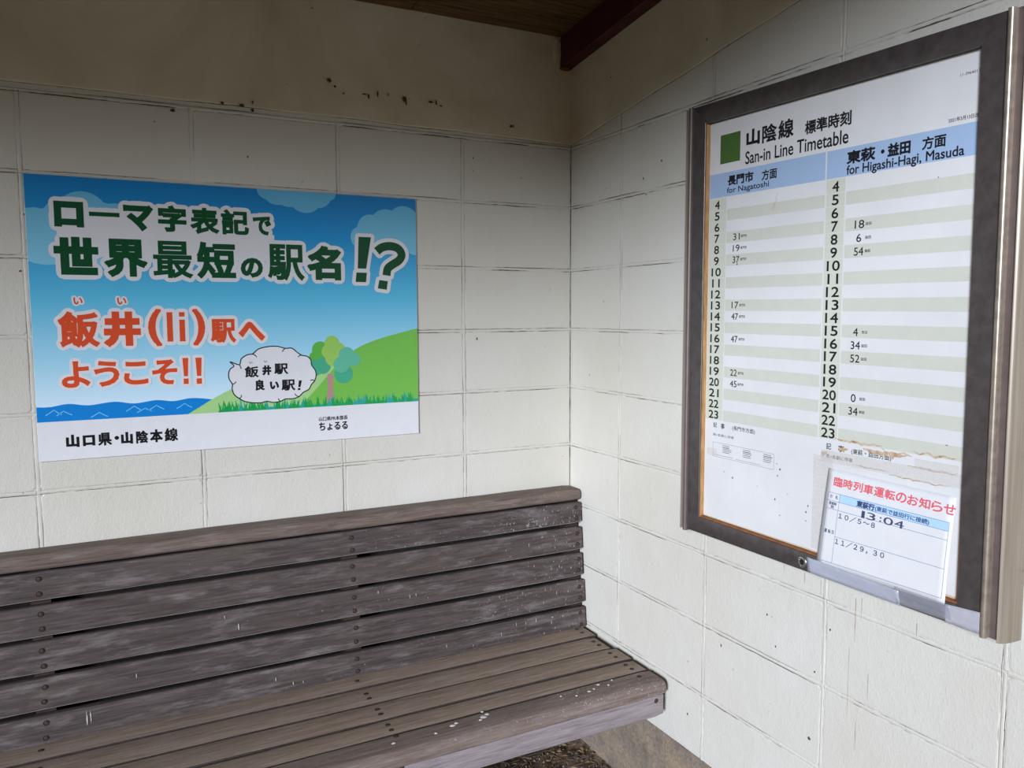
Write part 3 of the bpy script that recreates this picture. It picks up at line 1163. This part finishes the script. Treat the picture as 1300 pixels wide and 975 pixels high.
# headline characters: (character, box in mm, weight in mm)
HEAD = [('ロ', (62, 63, 128, 127), 5.0), ('ー', (140, 86, 210, 97), 4.0), ('マ', (219, 64, 289, 129), 4.6), ('字', (301, 60, 371, 129), 3.3), ('表', (381, 61, 453, 131), 2.9), ('記', (459, 62, 532, 130), 2.7), ('で', (543, 76, 592, 128), 2.6),
        ('世', (57, 151, 157, 247), 6.0), ('界', (171, 152, 270, 250), 4.8), ('最', (285, 153, 382, 251), 2.5), ('短', (394, 152, 494, 250), 4.0), ('の', (507, 192, 566, 246), 3.6), ('駅', (580, 151, 682, 252), 2.9), ('名', (692, 152, 789, 250), 5.4)]
ORNG = [('飯', (58, 340, 150, 431), 3.5), ('井', (161, 340, 248, 431), 5.6), ('(', (266, 334, 298, 432), 4.0), (')', (377, 334, 408, 432), 4.0),
        ('駅', (422, 361, 488, 426), 2.5), ('へ', (496, 370, 566, 422), 4.4)]
ORN2 = [('よ', (60, 467, 124, 535), 2.6), ('う', (134, 468, 192, 535), 2.8), ('こ', (203, 472, 261, 533), 2.8), ('そ', (271, 469, 333, 536), 2.6)]
RUBY = [('い', (95, 304, 116, 322), .9), ('い', (195, 304, 217, 322), .9)]


def rect_glyph(l, t, r, b): return [(l, b), (r, b), (r, t), (l, t)], [[0, 1, 2, 3]]


def bang(l, t, r, b, skew=0):
    """heavy exclamation mark: tapered bar and square dot"""
    h = b - t; m = (l + r) / 2
    s = lambda x, y: (x + skew * (b - y), y)
    bar = [s(l, t), s(r, t), s(r - (r - l) * .16, t + h * .70), s(l + (r - l) * .16, t + h * .70)]
    dot = [s(l + (r - l) * .08, t + h * .79), s(r - (r - l) * .08, t + h * .79), s(r - (r - l) * .08, b), s(l + (r - l) * .08, b)]
    return bar + dot, [[0, 1, 2, 3], [4, 5, 6, 7]]


def letters(name, chars, mat, lay, o_name, o_w, o_mat, o_lay, extra=()):
    ps, os_ = [], []
    for ch, box, bo in chars:
        l, t, r, b = box
        g = fit(glyph(ch), (l + bo, t + bo, r - bo, b - bo))
        ps.append(thicken(g, bo))
        os_.append(thicken(g, bo + o_w, True))
    for g in extra:
        ps.append(g); os_.append(thicken(g, o_w, True))
    SH.put(o_name, os_, o_mat, o_lay)
    SH.put(name, ps, mat, lay)


# the white ground behind the two green lines is one joined shape
SH.rects('headline_ground', [(66, 84, 560, 126), (66, 126, 600, 200)], M_pw, 8)
qpts = smooth_poly([(899, 162), (915, 150), (940, 145), (965, 151), (977, 169), (968, 187), (946, 201), (932, 213), (928, 233)], 4, False)
qv, qf = stroke(qpts, 25)
qk = len(qv)
qm = (qv + [(905, 247), (932, 250), (928, 276), (900, 272)], qf + [[qk, qk + 1, qk + 2, qk + 3]])
bg_ = bang(829, 121, 867, 254, .11)
letters('green_headline', HEAD, M_pgreen, 12, 'headline_outline', 11, M_pw, 9.5, extra=[bg_, qm])
letters('orange_headline', ORNG, M_porange, 12, 'headline_outline', 9.5, M_pw, 9.5, extra=[rect_glyph(312, 342, 326.5, 421), rect_glyph(343, 342, 357, 354), rect_glyph(343, 362, 357, 421)])
letters('orange_welcome_line', ORN2, M_porange, 12, 'headline_outline', 8, M_pw, 9.5, extra=[bang(347, 466, 362, 537), bang(380, 466, 396, 538)])
letters('reading_aid', RUBY, M_porange, 12, 'headline_outline', 4.5, M_pw, 9.5)
SH.text('line_name', [('山', (62, 656, 92, 689)), ('口', (100, 660, 128, 688)), ('県', (135, 656, 167, 690), 1.2), ('・', (174, 667, 184, 677), 1.6), ('山', (189, 658, 217, 690)), ('陰', (225, 657, 254, 691), 1.2), ('本', (259, 656, 290, 691), 1.5), ('線', (295, 655, 328, 691), 1.1)], M_pblack, 9, 1.9)
SH.text('caption', [('山口県PR本部長', (713, 650, 799, 663), .25), ('ちょるる', (713, 667, 799, 692), .75)], M_pblack, 9)
SH.text('speech_words', [('飯', (508, 494, 546, 526), 1.1), ('井', (556, 493, 581, 521), 1.8), ('駅', (589, 489, 628, 520), 1.2), ('良', (536, 533, 561, 564), 1.5), ('い', (576, 540, 601, 562), 1.8), ('駅', (608, 536, 647, 568), 1.2),
                         ('い', (522, 481, 530, 487), .3), ('い', (562, 479, 570, 485), .3)], M_pblack, 10)
SH.put('speech_words', [bang(653, 540, 662, 568, .16)], M_pblack, 10)

# ------------------------------------------------------------------ framed notice board on the right wall
def W(a, z, n): return right3(a, Z0 + z, n)


M_bronze = NT('bronze_anodised_aluminium', .42, .5, .55)
_n = M_bronze.noise(M_bronze.coord((6, 6, 6)), 6, 5, .65)
M_bronze.color(M_bronze.ramp(_n, [(.3, srgb(82, 75, 71)), (.55, srgb(96, 88, 84)), (.8, srgb(108, 100, 96))]))
M_bronze.bump(_n, .08, .001)
M_bronze = M_bronze.m
M_bead = flat('worn_bead_aluminium', srgb(164, 150, 132), .35, .5, .6, var=.2, scale=60)
M_chan = flat('bronze_channel', srgb(112, 98, 92), .45, .4, .4, var=.12, scale=30)
M_side = NT('champagne_side_moulding', .38, .5, .35)
_n = M_side.noise(M_side.coord((40, 40, .9)), 5, 5, .6)
M_side.color(M_side.ramp(_n, [(.3, srgb(134, 120, 102)), (.6, srgb(152, 140, 122)), (.8, srgb(162, 150, 132))]))
M_side = M_side.m
M_ply = flat('plywood_panel', srgb(196, 176, 140), .8, .2)
M_strip = NT('varnished_wood_strip', .5, .4)
_n = M_strip.noise(M_strip.coord((20, 20, 3)), 8, 4)
M_strip.color(M_strip.ramp(_n, [(.3, srgb(150, 106, 58)), (.7, srgb(196, 152, 98))]))
M_strip = M_strip.m
M_strip2 = flat('damp_wood_strip', srgb(134, 84, 48), .55, .35, var=.25, scale=40)
M_chrome = flat('worn_chrome', srgb(190, 188, 180), .25, .5, .9, var=.1)
M_dark = flat('dark_keyhole', srgb(24, 26, 22), .6, .3)

board_o = empty('notice_board', W(1.09, -1.13, .0), 'bronze aluminium framed notice board on the right wall holding a train timetable', 'notice board')
AL, AR = .676, 1.5025
ZTL, ZTR, ZBL, ZBR = -.0255, -.0435, -1.1275, -1.1225


def sweep(name, prof, p0, p1, sgn, mat, parent, closed=False, mitre=None):
    """profile (s, n) swept from p0 to p1 (a, z); s runs inward, sgn turns it along +a or -a"""
    vs, fs = [], []
    K = 12
    for i in range(K + 1):
        t = i / K
        a = p0[0] + (p1[0] - p0[0]) * t; z = p0[1] + (p1[1] - p0[1]) * t
        for s, n in prof:
            dz = 0
            if mitre:
                k = max(0, min(1, (s - .012) / .046))
                dz = k * (mitre[1] * t - mitre[0] * (1 - t))
            vs.append(W(a + sgn * s, z + dz, n))
    P = len(prof)
    for i in range(K):
        for q in range(P if closed else P - 1):
            p = (q + 1) % P
            fs.append((i * P + q, i * P + p, (i + 1) * P + p, (i + 1) * P + q))
    if closed: fs += [tuple(range(P)), tuple(K * P + q for q in reversed(range(P)))]
    o = recalc(mk(name, vs, fs, mat, parent, loc=W((p0[0] + p1[0]) / 2, (p0[1] + p1[1]) / 2, 0)))
    return shade_auto(o, 40)


FN = .0545
face = [(.0120, .0005), (.0120, FN - .0008), (.0128, FN), (.0570, FN), (.0580, FN - .001), (.0580, .0405), (.0560, .0405), (.0560, .0005)]
beadp = [(.0, .0400), (.0, .0560), (.0008, .0590), (.0025, .0612), (.0060, .0622), (.0095, .0612), (.0112, .0590), (.0119, .0560), (.0119, .0400)]
chanp = [(-.0150, .0400), (-.0150, .0475), (-.0001, .0475), (-.0001, .0400)]
sidep = [(-.0151, .0010), (-.0151, .0520), (-.0162, .0535), (-.0190, .0525), (-.0225, .0480), (-.0255, .0400), (-.0275, .0290), (-.0285, .0150), (-.0285, .0010)]
for sg, at, ab in ((1, (AL, ZTL), (AL, ZBL - .002)), (-1, (AR - .004, ZTR), (AR, ZBR - .004))):
    st = sweep('frame_stile', face, at, ab, sg, M_bronze, board_o, True, (.0483 if sg > 0 else .0463, .0455 if sg > 0 else .0415))
    sweep('bead', beadp, at, ab, sg, M_bead if sg < 0 else M_chan, st, True)
    sweep('channel', chanp, at, ab, sg, M_chan, st, True)
    sweep('side_moulding', sidep, at, (ab[0], ab[1] - (.003 if sg < 0 else 0)), sg, M_side, st, True)
# rails between the stiles
def rail(name, zo_l, zo_r, zi_l, zi_r):
    a0, a1 = AL + .0121, AR - .0125
    vs, fs = [], []
    K = 12
    for i in range(K + 1):
        t = i / K; a = a0 + (a1 - a0) * t
        zo = zo_l + (zo_r - zo_l) * t; zi = zi_l + (zi_r - zi_l) * t
        d = .0012 if zi < zo else -.0012
        b = a0 + .0461 + (a1 - a0 - .0922) * t
        vs += [W(a, zo, .0005), W(a, zo, FN - .0010), W(a, zo - d, FN - .0002), W(b, zi + d, FN - .0002), W(b, zi, FN - .0010), W(b, zi, .0410), W(b, zi + d * 1.5, .0405), W(b, zi + d * 1.5, .0005)]
    P = 8
    for i in range(K):
        for q in range(P):
            fs.append((i * P + q, i * P + (q + 1) % P, (i + 1) * P + (q + 1) % P, (i + 1) * P + q))
    fs += [tuple(range(P)), tuple(K * P + q for q in reversed(range(P)))]
    return shade_auto(recalc(mk(name, vs, fs, M_bronze, board_o, loc=W((a0 + a1) / 2, zo_l, 0))), 40)


ZIT = (-.0745, -.0895)
ZIB = (-1.0830, -1.0850)
rail('frame_rail', ZTL - .001, ZTR - .001, *ZIT)
lower = rail('frame_rail', ZBL + .002, ZBR - .001, *ZIB)
# panel and wooden strips inside the opening
AO0, AO1 = AL + .0580, AR - .0580
mb = MB()
mb.box((-.0390, -(AO1 + .006), Z0 - 1.092), (-.0300, -(AO0 - .006), Z0 - .066))
mb.build('back_panel', M_ply, board_o)


def strip(name, pts, mat):
    """pts: four (a, z) corners of the strip, thickness from the panel to just under the frame face"""
    vs = [W(a, z, n) for n in (.0392, FN - .0032) for a, z in pts]
    o = mk(name, vs, [(0, 1, 2, 3), (7, 6, 5, 4), (0, 4, 5, 1), (1, 5, 6, 2), (2, 6, 7, 3), (3, 7, 4, 0)], mat, board_o)
    return recalc(o)


strip('wood_strip', [(AO0 + .0002, -.0760), (AO0 + .0030, -.0760), (AO0 + .0030, -1.0822), (AO0 + .0002, -1.0822)], M_strip)
strip('wood_strip', [(AO0 + .0032, -1.0790), (AO1 - .0032, -1.0808), (AO1 - .0032, -1.0846), (AO0 + .0032, -1.0828)], M_strip2)
strip('wood_strip', [(AO1 - .0030, -.0915), (AO1 - .0002, -.0915), (AO1 - .0002, -1.0840), (AO1 - .0030, -1.0840)], M_strip2)
# little cam lock on the lower rail
bm = bmesh.new()
N = 24
prev = None
for r, n in ((.0125, .0531), (.0125, .0560), (.0112, .0572), (.0085, .0574), (.0078, .0560), (.0, .0558)):
    cur = [bm.verts.new(W(1.083 + r * math.cos(6.28319 * i / N), -1.106 + r * math.sin(6.28319 * i / N), n)) for i in range(N)] if r else [bm.verts.new(W(1.083, -1.106, n))]
    if prev:
        for i in range(N):
            if len(cur) == 1: bm.faces.new((prev[i], prev[(i + 1) % N], cur[0]))
            else: bm.faces.new((prev[i], prev[(i + 1) % N], cur[(i + 1) % N], cur[i]))
    prev = cur
m = MB(); m.bm(bm); lk = m.build('cam_lock', M_chrome, board_o, label='small chrome cam lock'); recalc(lk); shade_auto(lk, 40)
mk('keyhole', [W(1.083 + .0055 * math.cos(6.28319 * i / 16), -1.106 + .0062 * math.sin(6.28319 * i / 16), .0563) for i in range(16)], [list(range(16))], M_dark, lk)

# ------------------------------------------------------------------ timetable sheet
tt = empty('timetable_sheet', W(1.09, -1.08, .0405), 'white printed train timetable sheet with pale green rows inside the bronze frame', 'timetable')


def dv(u, v): return (u - 45) / 680 * 13 * max(0, 1 - v / 760)


T3 = lambda u, v, k: W(.722 + u / 1000, -.060 - (v + dv(u, v)) / 1000, .0408 + .00005 * k)
TS = Sheet(tt, T3, (-1, 0, 0))
M_paper = NT('yellowing_paper', .55, .3)
_v = M_paper.coord()
M_paper.color(M_paper.ramp(M_paper.noise(_v, 7, 5, .6), [(.3, srgb(208, 206, 200)), (.75, srgb(218, 216, 210))]))
M_paper.bump(M_paper.noise(_v, 5, 2), .1, .004)
M_paper = M_paper.m
M_row = ink('pale_green_row_ink', srgb(198, 197, 180), .5, .3)
M_col = ink('hour_column_ink', srgb(199, 200, 180), .5, .3)
M_band = ink('blue_band_ink', srgb(156, 178, 202), .5, .3)
M_sq = ink('olive_green_square_ink', srgb(72, 102, 46), .5, .3)
M_tk = ink('timetable_black_ink', srgb(26, 26, 28), .5, .3)
M_gray = ink('grey_small_print_ink', srgb(96, 96, 102), .5, .3)
vs, fs = [], []
NU, NV = 16, 20
for i in range(NU + 1):
    for j in range(NV + 1):
        u = 15.5 + (719 - 15.5) * i / NU; v = 17.2 + (1016 - 17.2) * j / NV
        vs.append(T3(u, v, 0))
for i in range(NU):
    for j in range(NV):
        q = i * (NV + 1) + j
        fs.append((q, q + 1, q + NV + 2, q + NV + 1))
pp = recalc(mk('paper', vs, fs, M_paper, tt))
sd_ = pp.modifiers.new('thickness', 'SOLIDIFY'); sd_.thickness = .0003; sd_.offset = -1
RH = 27.82
rowv = lambda i: 205.8 + RH * i
TS.rects('green_square', [(53, 51, 122, 121)], M_sq, 2)
TS.rects('blue_band', [(16.5, 143, 379.5, 202)], M_band, 2); TS.rects('blue_band', [(383, 143, 718.5, 202)], M_band, 2)
TS.rects('hour_column', [(16.5, 204, 78, rowv(20) - 1)], M_col, 2); TS.rects('hour_column', [(384, 204, 432, rowv(20) - 1)], M_col, 2)
rs = []
for i in range(20):
    if (4 + i) % 2:
        rs += [(81, rowv(i), 380, rowv(i) + RH - .5), (435, rowv(i), 718.5, rowv(i) + RH - .5)]
for q_ in rs: TS.rects('pale_green_row', [q_], M_row, 2)
TS.rects('row_rule', [(16.5, rowv(i) - .5, 78, rowv(i) + .5) for i in range(1, 20)] + [(384, rowv(i) - .5, 432, rowv(i) + .5) for i in range(1, 20)], M_paper, 3)
TS.text('heading', [('山', (142, 54, 186, 92)), ('陰', (193, 53, 238, 94), 1.2), ('線', (243, 52, 288, 94), 1.2),
                    ('標準時刻', (320, 67, 442, 97), .9), ('San-in Line Timetable', (140, 104, 436, 134), .5)], M_tk, 3, 2.0)
TS.text('direction_heading', [('長門市', (81, 152, 168, 177), 1.1), ('方面', (195, 155, 242, 179), .7), ('for Nagatoshi', (79, 181, 218, 199), .3)], M_tk, 3)
TS.text('direction_heading', [('東萩', (434, 151, 502, 178), 1.2), ('・', (515, 161, 523, 169), 1.0), ('益田', (534, 152, 579, 178) if 0 else (530, 152, 580, 178), 1.2), ('方面', (604, 153, 652, 177), .8),
                              ('for Higashi-Hagi, Masuda', (434, 180, 688, 205), .45)], M_tk, 3)
it = []
for i in range(20):
    h = str(4 + i); wd = 17.5 if len(h) == 1 else 36
    if h in ('10', '12', '13', '14', '15', '16', '17', '18', '19'): wd = 34
    if h == '11': wd = 28
    c = rowv(i) + RH / 2
    TS.text('hour_number', [(h, (46 - wd / 2, c - 10.5, 46 + wd / 2, c + 10.5))], M_tk, 4, .55)
    TS.text('hour_number', [(h, (408 - wd / 2, c - 11, 408 + wd / 2, c + 11))], M_tk, 4, .55)
it, sm = [], []
for h, m_, d in ((7, '31', '長門市'), (8, '19', '長門市'), (9, '37', '長門市'), (13, '17', '長門市'), (14, '47', '長門市'), (16, '47', '長門市'), (19, '22', '長門市'), (20, '45', '長門市')):
    c = rowv(h - 4) + RH / 2 - .5
    it.append((m_, (104, c - 8.2, 127, c + 8.2))); sm.append((d, (130, c - 3.5, 151, c + 3.5)))
for h, m_, d in ((7, '18', '益田'), (8, '6', '益田'), (9, '54', '東萩'), (15, '4', '奈古'), (16, '34', '益田'), (17, '52', '益田'), (20, '0', '益田'), (21, '34', '東萩')):
    c = rowv(h - 4) + RH / 2 + 1
    if len(m_) == 2: it.append((m_, (459, c - 8.5, 482, c + 8.5)))
    else: it.append((m_, (464, c - 8.5, 476, c + 8.5)))
    sm.append((d, (485, c - 3.2, 499, c + 3.2)))
for q_ in it: TS.text('departure_minute', [q_], M_tk, 4, .18)
for q_ in sm: TS.text('destination_mark', [q_], M_tk, 4, .12)
TS.text('print_code', [('11-396401', (674, 52, 705, 57)), ('飯井', (709, 51, 720, 57))], M_tk, 5)
TS.text('revision_date', [('2021年3月13日改正', (655, 128, 719, 136), .1)], M_tk, 5)
TS.text('footnote', [('記', (47, 768, 60, 781), .2), ('事', (74, 768, 88, 782), .2), ('(長門市方面)', (115, 769, 193, 782), .1), ('黒=各駅に停車', (46, 796, 122, 803))], M_tk, 5)
TS.text('footnote', [('記', (405, 770, 418, 784), .2), ('事', (436, 771, 452, 785), .2), ('(東萩・益田方面)', (470, 773, 565, 786), .15), ('黒=各駅に停車', (405, 794, 474, 803), .1)], M_tk, 5)
# notice box with lines of tiny print
rs = [(47, 819, 256, 819.6), (47, 855.5, 256, 856.1), (47, 819, 47.6, 856), (255.4, 819, 256, 856)]
rg = random.Random(2)
for x0, x1 in ((82, 115), (154, 186), (222, 252)):
    for j in range(5):
        rs.append((x0, 823.5 + j * 4.3, x1 - rg.uniform(0, 9), 824.9 + j * 4.3 + (.6 if j == 1 else 0)))
rs += [(52, 850.5, 120, 851.3), (130, 851.5, 215, 852.2)]
TS.rects('notice_box', rs, M_gray, 5)

# dried glue and yellowed tape left on the sheet
M_glue = NT('brown_dried_glue', .6, .3)
_n = M_glue.noise(M_glue.coord(), 60, 5, .65)
M_glue.color(M_glue.ramp(_n, [(.3, srgb(146, 110, 74)), (.5, srgb(188, 162, 128)), (.7, srgb(206, 194, 174))]))
M_glue = M_glue.m


def clear(name, c, alpha, rough=.25):
    t = NT(name, rough, .5)
    t.color(c); t.b.inputs['Alpha'].default_value = alpha
    n = t.noise(t.coord((1, 1, 3)), 26, 4, .6)
    a = t.n('ShaderNodeMath', operation='MULTIPLY_ADD')
    t.link(n, a.inputs[0]); a.inputs[1].default_value = .35; a.inputs[2].default_value = alpha - .17
    t.link(a.outputs[0], t.b.inputs['Alpha'])
    t.bump(t.noise(t.coord(), 60, 3), .35, .002)
    return t.m


M_oldtape = clear('yellowed_clear_tape', srgb(224, 217, 206), .30, .3)
M_tape = clear('clear_tape', srgb(196, 198, 206), .62, .22)
M_tape2 = clear('thin_clear_tape', srgb(190, 190, 198), .28, .18)
M_tape3 = clear('matte_tape', srgb(186, 183, 186), .86, .5)


def ragged(u0, v0, u1, v1, amp, seed, n=26):
    top, bot = [], []
    for i in range(n + 1):
        t = i / n; u = u0 + (u1 - u0) * t
        k = math.sin(math.pi * t) ** .5
        top.append((u, v0 + amp * noise.noise(Vector((u * .06, seed, 0))) + amp * .5 * noise.noise(Vector((u * .3, seed, 1)))))
        bot.append((u, top[-1][1] + (v1 - v0) * k * (.5 + .8 * abs(noise.noise(Vector((u * .11, seed, 5)))))))
    return poly(top + bot[::-1])


for i, a in enumerate([(424, 757, 545, 765, 6, 1), (540, 765, 612, 771, 6, 2), (612, 757, 700, 763, 5, 3), (436, 775, 462, 786, 3, 4), (497, 768, 600, 782, 4, 5), (392, 790, 408, 806, 4, 6),
                        (600, 786, 706, 791, 3, 7), (470, 806, 560, 809, 2, 8), (560, 812, 690, 816, 4, 9)]):
    TS.put('dried_glue', [ragged(*a)], M_glue, 7 + .3 * i)
TS.rects('old_tape', [(392, 786, 716, 812)], M_oldtape, 11)
TS.rects('old_tape', [(372, 800, 424, 1012)], M_oldtape, 10)
TS.rects('old_tape', [(616, 770, 706, 790)], M_oldtape, 12)
TS.rects('old_tape', [(26, 836, 62, 855)], M_oldtape, 10)
for (u, v, l, s) in ((232, 225, 26, -.5), (228, 232, 18, -.4), (240, 212, 14, -.6)):
    TS.put('scratch', [stroke([(u, v + l), (u + l * .25, v + l * .5), (u + l * .5, v)], 1.1)], M_glue, 6)
for i, (u, v) in enumerate([(300, 905), (262, 925), (278, 960), (268, 868), (265, 840), (275, 852), (205, 905), (355, 935), (355, 955), (360, 920), (90, 890), (120, 900), (640, 232), (120, 370), (680, 735)]):
    TS.put('speck', [poly(disc(u, v, 1.6 + (i % 3) * .5, 1.0 + (i % 2) * 1.6, 9))], M_gray, 6)

# ------------------------------------------------------------------ special train notice, taped over the frame
nt = empty('train_notice', W(1.275, -1.09, .06), 'white A4 notice with red heading taped over the lower right of the timetable', 'notice')
CN = [(1.137, -.8835, .0432), (1.432, -.8876, .0500), (1.1249, -1.0962, .0585), (1.4253, -1.0900, .0610)]


def N3(u, v, k):
    s, t = u / 297, v / 210
    p = [(CN[0][c] * (1 - s) + CN[1][c] * s) * (1 - t) + (CN[2][c] * (1 - s) + CN[3][c] * s) * t for c in range(3)]
    p[2] += .0025 * math.sin(math.pi * t) * (.3 + .7 * s) + .00005 * k
    return W(p[0], p[1], p[2])


NS = Sheet(nt, N3, (-1, 0, 0))
M_npaper = flat('notice_paper', srgb(219, 217, 213), .4, .4, var=.02)
M_red = ink('red_heading_ink', srgb(222, 92, 100), .5)
M_navy = ink('navy_ink', srgb(62, 72, 104), .5)
M_line = ink('table_line_ink', srgb(96, 116, 150), .5)
M_nband = ink('light_blue_band_ink', srgb(176, 208, 238), .5)
vs, fs = [], []
for i in range(19):
    for j in range(15):
        vs.append(N3(297 * i / 18, 210 * j / 14, 0))
for i in range(18):
    for j in range(14):
        q = i * 15 + j
        fs.append((q, q + 1, q + 16, q + 15))
o = recalc(mk('paper', vs, fs, M_npaper, nt, smooth=True))
sd_ = o.modifiers.new('thickness', 'SOLIDIFY'); sd_.thickness = .0004; sd_.offset = -1


def nrect(l, t, r, b):
    n = max(1, int((r - l) / 14)); mm = max(1, int((b - t) / 14))
    v = [(l + (r - l) * i / n, t + (b - t) * j / mm) for i in range(n + 1) for j in range(mm + 1)]
    f = [[i * (mm + 1) + j, i * (mm + 1) + j + 1, (i + 1) * (mm + 1) + j + 1, (i + 1) * (mm + 1) + j] for i in range(n) for j in range(mm)]
    return v, f


NS.put('blue_band', [nrect(40, 50, 289, 67)], M_nband, 5)
lw = .8
NS.put('table_lines', [nrect(9, t - lw / 2, 290, t + lw / 2) for t in (50, 67, 84.5, 199)] + [nrect(40, 141 - lw / 2, 290, 141 + lw / 2)]
       + [nrect(x - lw / 2, 50, x + lw / 2, 199) for x in (9, 40, 290)], M_line, 8)
NS.text('red_heading', [(c, (19 + 25.6 * i, 15 + .0 * i, 42.6 + 25.6 * i, 35)) for i, c in enumerate('臨時列車運転のお知らせ')], M_red, 8, .55)
for q_ in [('東萩行', (84, 52, 128, 66), .7), ('(東萩で益田行に接続)', (129, 54, 250, 66), .3), ('1', (99, 71, 107, 86), .15), ('3', (112, 71, 133, 86), .15), (':', (143, 74, 147, 84), .5), ('0', (152, 71, 174, 86), .15), ('4', (177, 71, 198, 86), .15), ('１０／５～８', (43, 88, 134, 101), .3),
                         ('１１／２９，３０', (42, 143, 163, 157), .3), ('行', (15, 54, 21, 62), .2), ('先', (29, 54, 35, 62), .2), ('発車時', (14, 69, 34, 76), .2), ('刻', (20, 76, 28, 83), .2),
                         ('運', (11, 129, 18, 137), .2), ('転', (21, 129, 28, 137), .2), ('日', (31, 129, 36, 137), .2)]: NS.text('notice_word', [q_], M_navy, 9)


def tape(name, pts, mat, label, parent=None):
    """a strip given by rows of (a, z, n): top edge then bottom edge"""
    (t0, t1), (b0, b1) = pts
    n = 24
    vs, fs = [], []
    for i in range(n + 1):
        s = i / n
        for k in range(5):
            r = k / 4
            p = [(t0[c] * (1 - s) + t1[c] * s) * (1 - r) + (b0[c] * (1 - s) + b1[c] * s) * r for c in range(3)]
            p[2] += .0005 * noise.noise(Vector((p[0] * 60, p[1] * 60, 3)))
            p[1] += .0008 * noise.noise(Vector((p[0] * 40, 2, k))) if k in (0, 4) else 0
            vs.append(W(*p))
    for i in range(n):
        for k in range(4):
            q = i * 5 + k
            fs.append((q, q + 1, q + 6, q + 5))
    o = recalc(mk(name, vs, fs, mat, parent, smooth=True, loc=W(t0[0] / 2 + t1[0] / 2, b0[1], b0[2])))
    m_ = o.modifiers.new('thickness', 'SOLIDIFY'); m_.thickness = .00012
    if label: tag(o, label, 'tape', 'clear tapes along the lower frame')
    return o


tape('clear_tape', [((1.099, -1.0885, .0590), (1.330, -1.0925, .0628)), ((1.100, -1.1240, .0560), (1.331, -1.1245, .0560))], M_tape, 'long milky clear tape under the notice on the lower frame')
tape('clear_tape', [((1.322, -1.0860, .0636), (1.436, -1.0865, .0636)), ((1.323, -1.1215, .0568), (1.437, -1.1200, .0568))], M_tape2, 'see-through tape at the bottom right corner of the notice')
tape('clear_tape', [((1.424, -1.0885, .0575), (1.4905, -1.0830, .0575)), ((1.424, -1.1235, .0575), (1.4905, -1.1232, .0575))], M_tape3, 'dull grey tape wrapped over the bottom right frame corner')

# streaks run down the wall below the notice board
M_streak = flat('rust_drip_stain', srgb(150, 128, 104), .8, .2, var=.3, scale=60)
for i, (a, z0, ln, wd) in enumerate([(1.185, -1.165, .10, .0012), (1.20, -1.16, .05, .0009), (1.222, -1.32, .06, .0009), (1.043, -1.15, .03, .0012), (1.09, -1.155, .035, .0008),
                                     (1.172, -1.28, .16, .0008), (1.33, -1.17, .03, .0010), (1.195, -1.44, .07, .0008), (.98, -1.15, .022, .0008)]):
    pts = []
    n = 10
    for k in range(n + 1):
        pts.append((a + .0006 * noise.noise(Vector((k * .7, i, 0))), Z0 + z0 - ln * k / n, wd * (1 - .7 * k / n) * (.5 + abs(noise.noise(Vector((k * .9, i, 4)))))))
    vs = [right3(x - w_, z, .0011) for x, z, w_ in pts] + [right3(x + w_, z, .0011) for x, z, w_ in pts]
    mk('drip_stain', vs, [(k, k + 1, n + 2 + k, n + 1 + k) for k in range(n)], M_streak, wall_right)

# ------------------------------------------------------------------ litter under the bench
M_leaf = flat('dry_leaf', srgb(132, 108, 82), .85, .15, var=.45, scale=50)
M_twig = flat('dry_twig', srgb(88, 75, 64), .9, .1, var=.4, scale=50)
M_grit = flat('pale_grit', srgb(128, 116, 100), .9, .1, var=.35, scale=90)
rg = random.Random(11)
mb = MB()
for i in range(900):
    x = -.02 - abs(rg.gauss(0, .32)); y = rg.uniform(-.62, -.03)
    if x < -1.3 or (-.86 < x < -.74 and (y < -.43 or y > -.13)): continue
    z = .012 + rg.uniform(0, .008)
    k = rg.random()
    th = rg.uniform(0, 6.283)
    c, s_ = math.cos(th), math.sin(th)
    if k < .35:      # curled leaf
        L, Wd = rg.uniform(.008, .022), rg.uniform(.004, .010)
        pts = [(-1, 0, .1), (-.4, .8, .35), (.5, .7, .3), (1, 0, .2), (.5, -.7, .5), (-.4, -.8, .45), (0, 0, 0)]
        vs = [(x + (p[0] * L * c - p[1] * Wd * s_), y + (p[0] * L * s_ + p[1] * Wd * c), z + p[2] * .008) for p in pts]
        mb.add(vs, [(0, 1, 6), (1, 2, 6), (2, 3, 6), (3, 4, 6), (4, 5, 6), (5, 0, 6)], 0)
    elif k < .55:    # twig
        L = rg.uniform(.02, .06); r = rg.uniform(.0008, .0016)
        bx = []
        for e in (-1, 1):
            for q in range(4):
                a = q * math.pi / 2
                bx.append((x + e * L * c - r * math.cos(a) * s_, y + e * L * s_ + r * math.cos(a) * c, z + .004 + e * rg.uniform(-.002, .002) + r * math.sin(a)))
        mb.add(bx, [(0, 1, 5, 4), (1, 2, 6, 5), (2, 3, 7, 6), (3, 0, 4, 7)], 1)
    else:            # grit
        r = rg.uniform(.0015, .0045)
        bm = bmesh.new(); bmesh.ops.create_icosphere(bm, subdivisions=1, radius=r)
        for v in bm.verts: v.co = Vector((x, y, z - .002)) + v.co * rg.uniform(.7, 1.2)
        mb.bm(bm, 2)
lt = mb.build('leaf_litter', [M_leaf, M_twig, M_grit], loc=(-.3, -.3, 0))
tag(lt, 'dry leaves, twigs and grit lying on the floor under the bench', 'litter', kind='stuff')
